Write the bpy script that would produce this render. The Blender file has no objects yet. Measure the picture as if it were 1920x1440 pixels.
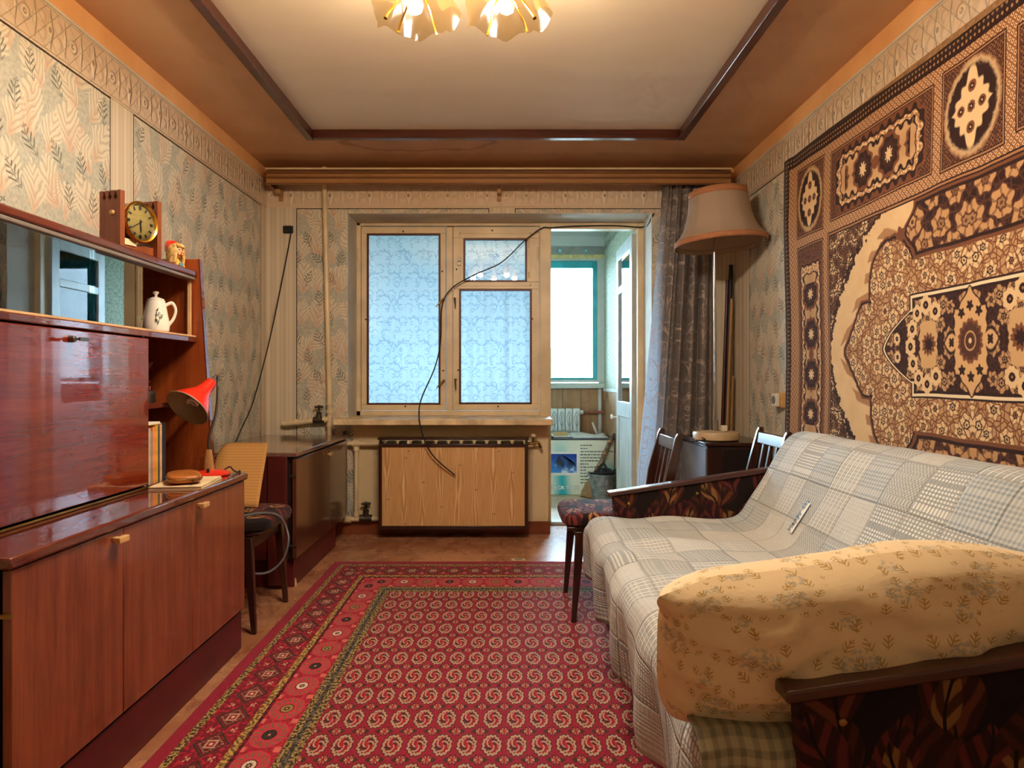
import bpy, bmesh, math, random
from mathutils import Vector, Matrix, noise as mnoise

# ------------------------------------------------------------------ camera, sky, exposure
SC = bpy.context.scene
COL = SC.collection
F, CX, CY, H = 1331.0, 950.0, 711.0, 1.06        # focal length in pixels of the 1920 x 1440 frame, vanishing point, eye height
cam_d = bpy.data.cameras.new('camera')
cam = bpy.data.objects.new('camera', cam_d)
COL.objects.link(cam)
cam.location = (0, 0, H)
cam.rotation_euler = (math.pi / 2, 0, 0)
cam_d.sensor_width = 36.0
cam_d.lens = F / 1920 * 36
cam_d.shift_x = (960 - CX) / 1920
cam_d.shift_y = (CY - 720) / 1920
cam_d.clip_start = 0.02
cam_d.clip_end = 500
SC.camera = cam

SKY_STRENGTH = 29.0
LAMP_WATT = 15.0
SC.view_settings.view_transform = 'Standard'
SC.view_settings.look = 'None'
SC.view_settings.gamma = 1.0
SC.view_settings.use_curve_mapping = False
SC.view_settings.exposure = 0.85
w = bpy.data.worlds.new('world')
SC.world = w
w.use_nodes = True
bg = w.node_tree.nodes['Background']
bg.inputs[0].default_value = (0.55, 0.79, 1.0, 1)
bg.inputs[1].default_value = SKY_STRENGTH
SC.cycles.use_denoising = True
SC.cycles.max_bounces = 7
SC.cycles.diffuse_bounces = 5
SC.cycles.glossy_bounces = 4
SC.cycles.transmission_bounces = 6
SC.cycles.transparent_max_bounces = 12
SC.cycles.caustics_reflective = False
SC.cycles.caustics_refractive = False
SC.cycles.sample_clamp_indirect = 8.0
SC.cycles.blur_glossy = 0.5
SC.cycles.use_adaptive_sampling = True
SC.cycles.adaptive_threshold = 0.08
SC.cycles.adaptive_min_samples = 12

# light portal in the balcony window (guides sky sampling, gives off nothing)
pl = bpy.data.lights.new('balcony_window_portal', 'AREA')
pl.shape = 'RECTANGLE'; pl.size = 2.6; pl.size_y = 1.24
pl.cycles.is_portal = True
po = bpy.data.objects.new('balcony_window_portal', pl)
po.location = (-0.39, 7.44, 1.66); po.rotation_euler = (-math.pi / 2, 0, 0)
COL.objects.link(po)

# ------------------------------------------------------------------ helpers
def P(px, py, Y):
    """the point of the room at depth Y that the photograph shows at (px, py)"""
    return Vector(((px - CX) / F * Y, Y, H - (py - CY) / F * Y))

def s2l(c):
    c /= 255.0
    return c / 12.92 if c <= 0.04045 else ((c + 0.055) / 1.055) ** 2.4
def rgb(r, g, b):
    return (s2l(r), s2l(g), s2l(b), 1.0)

class MB:
    """collects shapes for one mesh"""
    def __init__(s): s.v = []; s.f = []; s.uv = None
    def add(s, vs, fs):
        n = len(s.v)
        s.v += [tuple(v) for v in vs]
        s.f += [tuple(i + n for i in f) for f in fs]
        return s
    def box(s, x0, x1, y0, y1, z0, z1, m=None):
        if x0 > x1: x0, x1 = x1, x0
        if y0 > y1: y0, y1 = y1, y0
        if z0 > z1: z0, z1 = z1, z0
        vs = [Vector(p) for p in ((x0,y0,z0),(x1,y0,z0),(x1,y1,z0),(x0,y1,z0),(x0,y0,z1),(x1,y0,z1),(x1,y1,z1),(x0,y1,z1))]
        if m is not None: vs = [m @ v for v in vs]
        return s.add(vs, [(0,3,2,1),(4,5,6,7),(0,1,5,4),(1,2,6,5),(2,3,7,6),(3,0,4,7)])
    def hexa(s, a, b):
        """a, b: two quads (4 points each) joined"""
        return s.add(list(a) + list(b), [(3,2,1,0),(4,5,6,7),(0,1,5,4),(1,2,6,5),(2,3,7,6),(3,0,4,7)])
    def prism(s, pts, axis, d0, d1):
        """2-D outline extruded along an axis: 'x' -> (y,z), 'y' -> (x,z), 'z' -> (x,y)"""
        def p3(p, d):
            return {'x': (d, p[0], p[1]), 'y': (p[0], d, p[1]), 'z': (p[0], p[1], d)}[axis]
        n = len(pts)
        vs = [p3(p, d0) for p in pts] + [p3(p, d1) for p in pts]
        fs = [tuple(range(n - 1, -1, -1)), tuple(range(n, 2 * n))]
        fs += [(i, (i + 1) % n, n + (i + 1) % n, n + i) for i in range(n)]
        return s.add(vs, fs)
    def rings(s, rs, closed=True, cap=True):
        """loft through rings of points"""
        n = len(rs[0]); vs = [p for r in rs for p in r]; fs = []
        for k in range(len(rs) - 1):
            for i in range(n if closed else n - 1):
                j = (i + 1) % n
                fs.append((k*n+i, k*n+j, (k+1)*n+j, (k+1)*n+i))
        if cap:
            fs.append(tuple(range(n - 1, -1, -1)))
            fs.append(tuple((len(rs)-1)*n + i for i in range(n)))
        return s.add(vs, fs)
    def cone(s, p0, p1, r0, r1, n=16, cap=True):
        p0, p1 = Vector(p0), Vector(p1)
        d = (p1 - p0).normalized()
        a = d.orthogonal().normalized(); b = d.cross(a)
        rs = []
        for p, r in ((p0, r0), (p1, r1)):
            rs.append([p + (a * math.cos(2*math.pi*i/n) + b * math.sin(2*math.pi*i/n)) * max(r, 1e-5) for i in range(n)])
        return s.rings(rs, True, cap)
    def tube(s, pts, r, n=8, cap=True):
        pts = [Vector(p) for p in pts]
        rr = r if isinstance(r, (list, tuple)) else [r] * len(pts)
        t0 = (pts[1] - pts[0]).normalized(); a = t0.orthogonal().normalized(); rs = []
        for i, p in enumerate(pts):
            t = (pts[min(i+1, len(pts)-1)] - pts[max(i-1, 0)]).normalized()
            a = (a - t * a.dot(t)).normalized(); b = t.cross(a)
            rs.append([p + (a * math.cos(2*math.pi*k/n) + b * math.sin(2*math.pi*k/n)) * rr[i] for k in range(n)])
        return s.rings(rs, True, cap)
    def lathe(s, prof, m=None, n=24, cap=False, fn=None):
        """profile of (r, z) turned about z; m places it; fn(angle, r, z) may bend the radius and height"""
        rs = []
        for r, z in prof:
            ring = []
            for i in range(n):
                a = 2*math.pi*i/n
                r2, z2 = fn(a, r, z) if fn else (r, z)
                p = Vector((r2*math.cos(a), r2*math.sin(a), z2))
                ring.append(m @ p if m is not None else p)
            rs.append(ring)
        return s.rings(rs, True, cap)
    def grid(s, fn, nu, nv, uvfn=None):
        """open sheet fn(u,v), u,v in 0..1"""
        base = len(s.v)
        vs = [fn(i / nu, j / nv) for j in range(nv + 1) for i in range(nu + 1)]
        fs = [(j*(nu+1)+i, j*(nu+1)+i+1, (j+1)*(nu+1)+i+1, (j+1)*(nu+1)+i) for j in range(nv) for i in range(nu)]
        s.add(vs, fs)
        if uvfn:
            if s.uv is None: s.uv = {}
            for j in range(nv + 1):
                for i in range(nu + 1): s.uv[base + j*(nu+1)+i] = uvfn(i / nu, j / nv)
        return s
    def ball(s, c, r, nu=16, nv=10):
        c = Vector(c); r = r if hasattr(r, '__len__') else (r, r, r)
        rs = []
        for j in range(nv + 1):
            t = math.pi * (0.02 + 0.96 * j / nv)
            rs.append([c + Vector((r[0]*math.sin(t)*math.cos(2*math.pi*i/nu), r[1]*math.sin(t)*math.sin(2*math.pi*i/nu), -r[2]*math.cos(t))) for i in range(nu)])
        return s.rings(rs, True, True)

def obj(name, mb, mat, parent=None, label=None, cat=None, group=None, kind=None, bevel=0.0, smooth=35, solid=0.0, sub=0, world=True, weld=False):
    me = bpy.data.meshes.new(name)
    me.from_pydata(mb.v, [], mb.f)
    if mb.uv:
        ul = me.uv_layers.new(name='UVMap')
        for lp in me.loops: ul.data[lp.index].uv = mb.uv.get(lp.vertex_index, (0, 0))
    bm = bmesh.new(); bm.from_mesh(me)
    if weld: bmesh.ops.remove_doubles(bm, verts=bm.verts, dist=1e-5)
    bmesh.ops.recalc_face_normals(bm, faces=bm.faces)
    bm.to_mesh(me); bm.free()
    if smooth:
        me.shade_smooth(); me.set_sharp_from_angle(angle=math.radians(smooth))
    if mat is not None: me.materials.append(mat)
    o = bpy.data.objects.new(name, me)
    COL.objects.link(o)
    if solid:
        md = o.modifiers.new('solid', 'SOLIDIFY'); md.thickness = solid; md.offset = 0
    if bevel:
        md = o.modifiers.new('bevel', 'BEVEL'); md.width = bevel; md.segments = 2; md.limit_method = 'ANGLE'; md.angle_limit = math.radians(40)
        md.harden_normals = False
    if sub:
        md = o.modifiers.new('sub', 'SUBSURF'); md.levels = sub; md.render_levels = sub
    if parent is not None:
        o.parent = parent
        if world:                                     # modelled in room coordinates: undo the parents' offsets
            off = Vector((0, 0, 0)); q = parent
            while q is not None: off += q.location; q = q.parent
            o.location = -off
    tag(o, label, cat, group, kind)
    return o

def tag(o, label=None, cat=None, group=None, kind=None):
    if label: o['label'] = label
    if cat: o['category'] = cat
    if group: o['group'] = group
    if kind: o['kind'] = kind
    return o

def thing(name, label, cat, loc=(0, 0, 0), rz=0.0, group=None, kind=None):
    o = bpy.data.objects.new(name, None)
    o.empty_display_size = 0.1
    COL.objects.link(o)
    o.location = loc; o.rotation_euler = (0, 0, rz)
    return tag(o, label, cat, group, kind)

def text_mb(txt, size, m, depth=0.001, align='LEFT', spacing=1.0, shear=0.0, fat=0.0):
    cu = bpy.data.curves.new('lettering', 'FONT')
    cu.body = txt; cu.size = size; cu.extrude = depth; cu.align_x = align; cu.space_character = spacing; cu.shear = shear; cu.offset = fat
    cu.resolution_u = 3
    o = bpy.data.objects.new('lettering', cu); COL.objects.link(o)
    dg = bpy.context.evaluated_depsgraph_get(); dg.update()
    me = bpy.data.meshes.new_from_object(o.evaluated_get(dg))
    mb = MB(); mb.add([m @ v.co for v in me.vertices], [tuple(p.vertices) for p in me.polygons])
    bpy.data.objects.remove(o); bpy.data.curves.remove(cu); bpy.data.meshes.remove(me)
    return mb

def smooth_path(pts, n=10):
    """Catmull-Rom through points"""
    pts = [Vector(p) for p in pts]; out = []
    for i in range(len(pts) - 1):
        p0 = pts[max(i-1, 0)]; p1 = pts[i]; p2 = pts[i+1]; p3 = pts[min(i+2, len(pts)-1)]
        for k in range(n):
            t = k / n
            out.append(0.5 * ((2*p1) + (p2-p0)*t + (2*p0-5*p1+4*p2-p3)*t*t + (3*p1-p0-3*p2+p3)*t*t*t))
    out.append(pts[-1])
    return out

# ------------------------------------------------------------------ a small language for node materials
class S:
    """a scalar in a shader graph"""
    def __init__(s, g, k): s.g = g; s.k = k
    def __add__(a, b): return a.g.m('ADD', a, b)
    __radd__ = __add__
    def __sub__(a, b): return a.g.m('SUBTRACT', a, b)
    def __rsub__(a, b): return a.g.m('SUBTRACT', b, a)
    def __mul__(a, b): return a.g.m('MULTIPLY', a, b)
    __rmul__ = __mul__
    def __truediv__(a, b): return a.g.m('DIVIDE', a, b)
    def __rtruediv__(a, b): return a.g.m('DIVIDE', b, a)
    def __neg__(a): return a.g.m('MULTIPLY', a, -1.0)

class G:
    def __init__(s, name):
        s.mat = bpy.data.materials.new(name); s.mat.use_nodes = True
        s.nt = s.mat.node_tree; s.nt.nodes.clear()
        s.out = s.nt.nodes.new('ShaderNodeOutputMaterial'); s._tc = None
    def node(s, t): return s.nt.nodes.new(t)
    def put(s, inp, v):
        if isinstance(v, S): s.nt.links.new(v.k, inp)
        elif hasattr(v, 'is_output'): s.nt.links.new(v, inp)
        else: inp.default_value = v
    def m(s, op, a, b=None, c=None):
        n = s.node('ShaderNodeMath'); n.operation = op
        for i, v in enumerate((a, b, c)):
            if v is not None: s.put(n.inputs[i], v)
        return S(s, n.outputs[0])
    def abs(s, a): return s.m('ABSOLUTE', a)
    def sin(s, a): return s.m('SINE', a)
    def floor(s, a): return s.m('FLOOR', a)
    def fract(s, a): return s.m('FRACT', a)
    def min(s, a, *b):
        for x in b: a = s.m('MINIMUM', a, x)
        return a
    def max(s, a, *b):
        for x in b: a = s.m('MAXIMUM', a, x)
        return a
    def sqrt(s, a): return s.m('SQRT', a)
    def pow(s, a, b): return s.m('POWER', a, b)
    def atan2(s, a, b): return s.m('ARCTAN2', a, b)
    def len(s, x, y): return s.sqrt(x * x + y * y)
    def lt(s, a, b): return s.m('LESS_THAN', a, b)
    def gt(s, a, b): return s.m('GREATER_THAN', a, b)
    def ss(s, x, e0, e1):
        n = s.node('ShaderNodeMapRange'); n.interpolation_type = 'SMOOTHSTEP'
        s.put(n.inputs[0], x); s.put(n.inputs[1], e0); s.put(n.inputs[2], e1)
        return S(s, n.outputs[0])
    def band(s, x, a, b): return s.gt(x, a) * s.lt(x, b)
    def rep(s, x, p):
        """(cell number, offset from the cell's middle)"""
        i = s.floor(x / p)
        return i, x - (i + 0.5) * p
    def tc(s, which='Object'):
        if s._tc is None: s._tc = s.node('ShaderNodeTexCoord')
        sp = s.node('ShaderNodeSeparateXYZ'); s.nt.links.new(s._tc.outputs[which], sp.inputs[0])
        return [S(s, o) for o in sp.outputs]
    def vec(s, x, y=0.0, z=0.0):
        n = s.node('ShaderNodeCombineXYZ')
        for i, v in enumerate((x, y, z)): s.put(n.inputs[i], v)
        return n.outputs[0]
    def noise(s, v, scale, detail=2.0, rough=0.5, dist=0.0):
        n = s.node('ShaderNodeTexNoise'); s.put(n.inputs['Vector'], v)
        n.inputs['Scale'].default_value = scale; n.inputs['Detail'].default_value = detail
        n.inputs['Roughness'].default_value = rough; n.inputs['Distortion'].default_value = dist
        return S(s, n.outputs[0])
    def white(s, x, y=0.0, z=0.0):
        n = s.node('ShaderNodeTexWhiteNoise'); s.put(n.inputs['Vector'], s.vec(x, y, z))
        return S(s, n.outputs['Value'])
    def voro(s, v, scale, feature='F1', rnd=1.0):
        n = s.node('ShaderNodeTexVoronoi'); n.voronoi_dimensions = '2D'; n.feature = feature
        s.put(n.inputs['Vector'], v); n.inputs['Scale'].default_value = scale; n.inputs['Randomness'].default_value = rnd
        return S(s, n.outputs['Distance']), (n.outputs['Color'] if feature != 'DISTANCE_TO_EDGE' else None), n
    def mix(s, fac, a, b):
        n = s.node('ShaderNodeMix'); n.data_type = 'RGBA'
        s.put(n.inputs[0], fac); s.put(n.inputs[6], a); s.put(n.inputs[7], b)
        return n.outputs[2]
    def bump(s, h, strength=0.5, dist=0.01):
        n = s.node('ShaderNodeBump'); n.inputs['Strength'].default_value = strength; n.inputs['Distance'].default_value = dist
        s.put(n.inputs['Height'], h)
        return n.outputs[0]
    def shader(s, color, rough=0.6, metal=0.0, spec=0.5, coat=0.0, coat_r=0.05, normal=None, trans=0.0, emit=None, emit_s=0.0, sheen=0.0, sss=0.0):
        n = s.node('ShaderNodeBsdfPrincipled')
        s.put(n.inputs['Base Color'], color); s.put(n.inputs['Roughness'], rough); s.put(n.inputs['Metallic'], metal)
        n.inputs['Specular IOR Level'].default_value = spec
        n.inputs['Coat Weight'].default_value = coat; n.inputs['Coat Roughness'].default_value = coat_r
        n.inputs['Transmission Weight'].default_value = trans
        n.inputs['Sheen Weight'].default_value = sheen
        if normal is not None: s.put(n.inputs['Normal'], normal)
        if emit is not None:
            s.put(n.inputs['Emission Color'], emit); n.inputs['Emission Strength'].default_value = emit_s
        return n.outputs[0]
    def done(s, sh):
        s.nt.links.new(sh, s.out.inputs[0]); return s.mat
    def mixsh(s, fac, a, b):
        n = s.node('ShaderNodeMixShader'); s.put(n.inputs[0], fac)
        s.nt.links.new(a, n.inputs[1]); s.nt.links.new(b, n.inputs[2]); return n.outputs[0]
    def bsdf(s, t, color, rough=None, normal=None):
        n = s.node('ShaderNodeBsdf' + t); s.put(n.inputs['Color'], color)
        if rough is not None: s.put(n.inputs['Roughness'], rough)
        if normal is not None: s.put(n.inputs['Normal'], normal)
        return n.outputs[0]
# ------------------------------------------------------------------ materials
def plain(name, c, rough=0.6, metal=0.0, spec=0.5, coat=0.0, var=0.06, scale=8.0, bump=0.0):
    """one colour with faint mottling"""
    g = G(name); x, y, z = g.tc('Object')
    n = g.noise(g.vec(x, y, z), scale, 3.0)
    d = tuple(v * (1 - var * 2.2) for v in c[:3]) + (1,)
    u = tuple(min(1, v * (1 + var * 2.2)) for v in c[:3]) + (1,)
    nm = g.bump(g.noise(g.vec(x, y, z), scale * 12, 2.0), bump, 0.004) if bump else None
    return g.done(g.shader(g.mix(g.ss(n, 0.3, 0.7), d, u), rough, metal, spec, coat, normal=nm))

def wood(name, c1, c2, axis='z', rough=0.4, coat=0.0, scale=1.0, coat_r=0.04, wave=0.0, spec=0.5):
    """grain along an axis; object coordinates"""
    g = G(name); x, y, z = g.tc('Object')
    k = 0.06
    vx, vy, vz = [(a * k if ax == axis else a) for a, ax in ((x, 'x'), (y, 'y'), (z, 'z'))]
    v = g.vec(vx, vy, vz)
    n1 = g.noise(v, 34 * scale, 4.0, 0.6, 0.4)
    n2 = g.noise(v, 190 * scale, 2.0, 0.6)
    n3 = g.noise(g.vec(x, y, z), 3.0, 2.0)
    f = g.ss(n1 * 0.6 + n2 * 0.3 + n3 * 0.25, 0.35, 0.8)
    nm = None
    if wave:
        nm = g.bump(g.noise(g.vec(x, y, z), 9.0, 2.0), wave, 0.02)
    return g.done(g.shader(g.mix(f, c1, c2), rough, 0, spec, coat, coat_r, normal=nm))

M = {}
M['maple'] = plain('pale_wood_handle', rgb(214, 170, 110), 0.35, var=0.08)
# lacquered mahogany of the wall unit
M['unit_door'] = wood('mahogany_doors', rgb(108, 50, 32), rgb(158, 84, 54), 'z', 0.30, 0.6, 1.0, 0.10)
M['unit_flap'] = wood('mahogany_flap', rgb(96, 26, 12), rgb(140, 48, 26), 'y', 0.16, 1.0, 1.0, 0.03, 0.012)
M['unit_top'] = wood('mahogany_top', rgb(84, 34, 24), rgb(120, 56, 40), 'y', 0.13, 1.0, 1.0, 0.03, 0.012)
M['unit_inner'] = wood('mahogany_inner', rgb(120, 50, 16), rgb(172, 84, 34), 'z', 0.4, 0.3, 0.8, 0.2)
M['unit_dark'] = plain('stained_back_board', rgb(62, 26, 16), 0.5, var=0.15)
M['plinth'] = plain('plinth_oxblood_paint', rgb(92, 26, 30), 0.45, var=0.07)
M['black_edge'] = plain('black_edge', rgb(26, 20, 20), 0.4)
M['tvc_side'] = wood('dark_cabinet_side', rgb(66, 22, 20), rgb(92, 36, 30), 'z', 0.3, 0.5, 0.9, 0.1)
M['tvc_door'] = wood('dark_cabinet_door', rgb(66, 32, 22), rgb(98, 52, 36), 'z', 0.28, 0.7, 1.1, 0.1)
M['tvc_top'] = wood('dark_cabinet_top', rgb(96, 66, 54), rgb(126, 92, 78), 'y', 0.22, 0.8, 0.8, 0.08)
M['dark_wood'] = wood('dark_varnished_wood', rgb(34, 16, 12), rgb(62, 28, 20), 'z', 0.32, 0.5, 1.0, 0.12)
M['arm_rail'] = wood('sofa_rail_wood', rgb(44, 18, 14), rgb(74, 32, 24), 'x', 0.35, 0.35, 1.0, 0.1)
M['trim'] = wood('ceiling_trim_wood', rgb(52, 20, 14), rgb(96, 40, 28), 'x', 0.3, 0.5, 1.0, 0.15)
M['pelmet'] = wood('pelmet_wood', rgb(160, 112, 66), rgb(196, 148, 96), 'x', 0.42, 0.15, 0.9)
M['pelmet_dark'] = wood('pelmet_wood_dark', rgb(112, 72, 38), rgb(146, 98, 56), 'x', 0.42, 0.15, 0.9)
M['clockwood'] = wood('clock_wood', rgb(112, 54, 26), rgb(150, 80, 42), 'z', 0.4, 0.2, 1.6)
M['panelwood'] = wood('balcony_panel_wood', rgb(150, 108, 72), rgb(182, 140, 98), 'z', 0.5, 0.0, 1.0)
M['frame_paint'] = plain('aged_cream_paint', rgb(230, 210, 172), 0.38, var=0.05, scale=5)
M['sill_paint'] = plain('worn_sill_paint', rgb(222, 200, 158), 0.5, var=0.12, scale=9)
M['door_paint'] = plain('white_door_paint', rgb(190, 198, 200), 0.35, var=0.04)
M['reveal'] = plain('reveal_plaster', rgb(214, 208, 194), 0.8, var=0.05, scale=4)
M['pipe'] = plain('cream_pipe_paint', rgb(228, 208, 168), 0.35, var=0.05)
M['bead'] = plain('oxblood_bead', rgb(84, 34, 24), 0.45)
M['steel'] = plain('dull_steel', rgb(120, 116, 108), 0.35, 0.9, var=0.1)
M['chrome'] = plain('chrome', rgb(200, 200, 200), 0.15, 1.0, var=0.02)
M['brass'] = plain('aged_brass', rgb(150, 116, 62), 0.35, 0.9, var=0.1)
M['gold'] = plain('polished_gold', rgb(232, 178, 70), 0.18, 1.0, var=0.05)
M['gold_face'] = plain('clock_brass_face', rgb(190, 174, 112), 0.38, 0.6, var=0.06, scale=20)
M['iron'] = plain('dark_valve_iron', rgb(70, 58, 46), 0.5, 0.6, var=0.2)
M['rubber'] = plain('black_cable_rubber', rgb(28, 28, 30), 0.5, var=0.02)
M['grey_cable'] = plain('grey_cable_rubber', rgb(92, 94, 98), 0.5, var=0.02)
M['red'] = plain('red_enamel', rgb(222, 48, 28), 0.25, var=0.03, coat=0.3)
M['shade_in'] = plain('shade_inner_paint', rgb(150, 132, 104), 0.45, var=0.06)
M['bulb'] = plain('opal_bulb', rgb(226, 206, 190), 0.3, var=0.02)
M['china'] = plain('white_china', rgb(236, 228, 214), 0.15, var=0.02, coat=0.6)
M['leaf_green'] = plain('painted_leaf', rgb(56, 66, 30), 0.4)
M['leather'] = plain('tan_leather', rgb(164, 96, 40), 0.42, var=0.1, scale=20)
M['paper'] = plain('ivory_paper', rgb(222, 200, 158), 0.7, var=0.06)
M['white_paper'] = plain('white_paper', rgb(226, 222, 212), 0.7, var=0.04)
M['baseboard'] = plain('brown_baseboard_paint', rgb(136, 70, 40), 0.4, var=0.1, scale=6)
M['orange_wall'] = plain('apricot_wall_paint', rgb(238, 176, 104), 0.75, var=0.04, scale=3)
M['white_plastic'] = plain('ivory_plastic', rgb(230, 220, 196), 0.4, var=0.02)
M['teal'] = plain('turquoise_paint', rgb(60, 176, 186), 0.5, var=0.06)
M['white_iron'] = plain('white_radiator_paint', rgb(226, 228, 222), 0.35, var=0.03)
M['rad_line'] = plain('radiator_groove', rgb(120, 126, 122), 0.5)
M['zinc'] = plain('galvanised_zinc', rgb(132, 138, 142), 0.45, 0.7, var=0.16, scale=18)
M['rag'] = plain('dark_rag', rgb(38, 44, 46), 0.9, var=0.2)
M['straw'] = wood('broom_straw', rgb(104, 72, 42), rgb(150, 112, 70), 'z', 0.7, 0.0, 3.0)
M['broom_grip'] = plain('broom_binding', rgb(108, 86, 66), 0.7, var=0.25, scale=40)
M['black'] = plain('black', rgb(20, 18, 18), 0.6)
M['foliage'] = plain('tree_foliage', rgb(92, 128, 96), 0.9, var=0.25, scale=0.8)
M['bark'] = plain('tree_bark', rgb(90, 76, 60), 0.9, var=0.2)
M['ground'] = plain('far_ground', rgb(150, 150, 140), 0.95, var=0.1, scale=0.05)
M['lino_balcony'] = plain('balcony_linoleum', rgb(196, 168, 138), 0.5, var=0.08, scale=5)
M['balcony_white'] = plain('balcony_whitewash', rgb(196, 200, 192), 0.8, var=0.03, scale=4)
M['balcony_strip'] = plain('balcony_border_grey', rgb(150, 150, 140), 0.8, var=0.06, scale=14)
M['balcony_cream'] = plain('balcony_border_cream', rgb(214, 196, 130), 0.8, var=0.08, scale=40)
M['shelf_cream'] = plain('glass_track_wood', rgb(206, 168, 120), 0.5, var=0.05)
M['track_grey'] = plain('glass_track_grey', rgb(120, 108, 98), 0.4, var=0.05)
M['hair'] = plain('doll_hair', rgb(196, 158, 92), 0.5, var=0.18, scale=90)
M['skin'] = plain('doll_skin', rgb(226, 160, 112), 0.4, var=0.04)
M['doll_yellow'] = plain('doll_dress', rgb(222, 172, 72), 0.5, var=0.06)
M['doll_blue'] = plain('doll_button', rgb(92, 142, 160), 0.4, var=0.04)
M['doll_lip'] = plain('doll_lips', rgb(180, 60, 50), 0.4)
M['rustpipe'] = plain('brown_pipe_paint', rgb(150, 84, 60), 0.4, var=0.06)
M['bamboo'] = wood('yellow_cane', rgb(150, 108, 60), rgb(186, 142, 86), 'z', 0.4, 0.2, 1.0)
M['maroon_rod'] = plain('maroon_rod', rgb(70, 24, 18), 0.35, var=0.1)
M['rod_black'] = plain('dark_rod_case', rgb(30, 32, 38), 0.55, var=0.1)

def glass(name, tint=(0.96, 0.985, 0.98, 1), r=0.012, refl=1.0):
    """a thin pane: clear, with a mirror-like sheen that grows at a slant"""
    g = G(name)
    f = g.node('ShaderNodeFresnel'); f.inputs['IOR'].default_value = 1.5
    fac = g.m('MULTIPLY', S(g, f.outputs[0]), 1.7 * refl)
    return g.done(g.mixsh(g.m('MINIMUM', fac, 1.0), g.bsdf('Transparent', tint), g.bsdf('Glossy', (1, 1, 1, 1), r)))
M['glass'] = glass('window_glass')
M['cab_glass'] = glass('cabinet_glass', (0.88, 0.94, 0.92, 1), 0.012, 2.2)
M['clock_glass'] = glass('clock_glass', (0.97, 0.97, 0.95, 1), 0.01)
g = G('smoked_glass')
M['smoked'] = g.done(g.shader(rgb(60, 50, 46), 0.06, 0, 0.6, 0.5, trans=0.25))

def frond(g, x, y, cw, ch, seed, halfw, pitch, slant=1.1, keep=1.0, shift=0.5):
    """feathered leaves set in a staggered grid: (mask, barb phase, side, along)"""
    j = g.floor(y / ch)
    xs = x / cw + g.m('MODULO', g.abs(j), 2.0) * shift
    i = g.floor(xs)
    r = g.white(i + seed, j, seed)
    r2 = g.white(i, j + seed, seed + 3.3)
    ang = (r - 0.5) * 1.5
    lx = (xs - i - 0.5) * cw; ly = y - j * ch - ch * 0.5
    c = g.m('COSINE', ang); s_ = g.sin(ang)
    a = lx * c + ly * s_; b = ly * c - lx * s_ + ch * 0.46
    t = b / (ch * 0.92)
    env = g.sin(g.m('MULTIPLY', g.max(g.min(t, 1.0), 0.0), math.pi)) * halfw
    d = g.abs(a + (t - 0.4) * (t - 0.4) * (r2 - 0.5) * ch * 0.9)
    ph = g.sin((b - d * slant) * (2 * math.pi / pitch))
    mask = g.ss(env - d, 0.0, 0.004) * g.lt(r2, keep)
    return mask, ph, d, t

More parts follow.
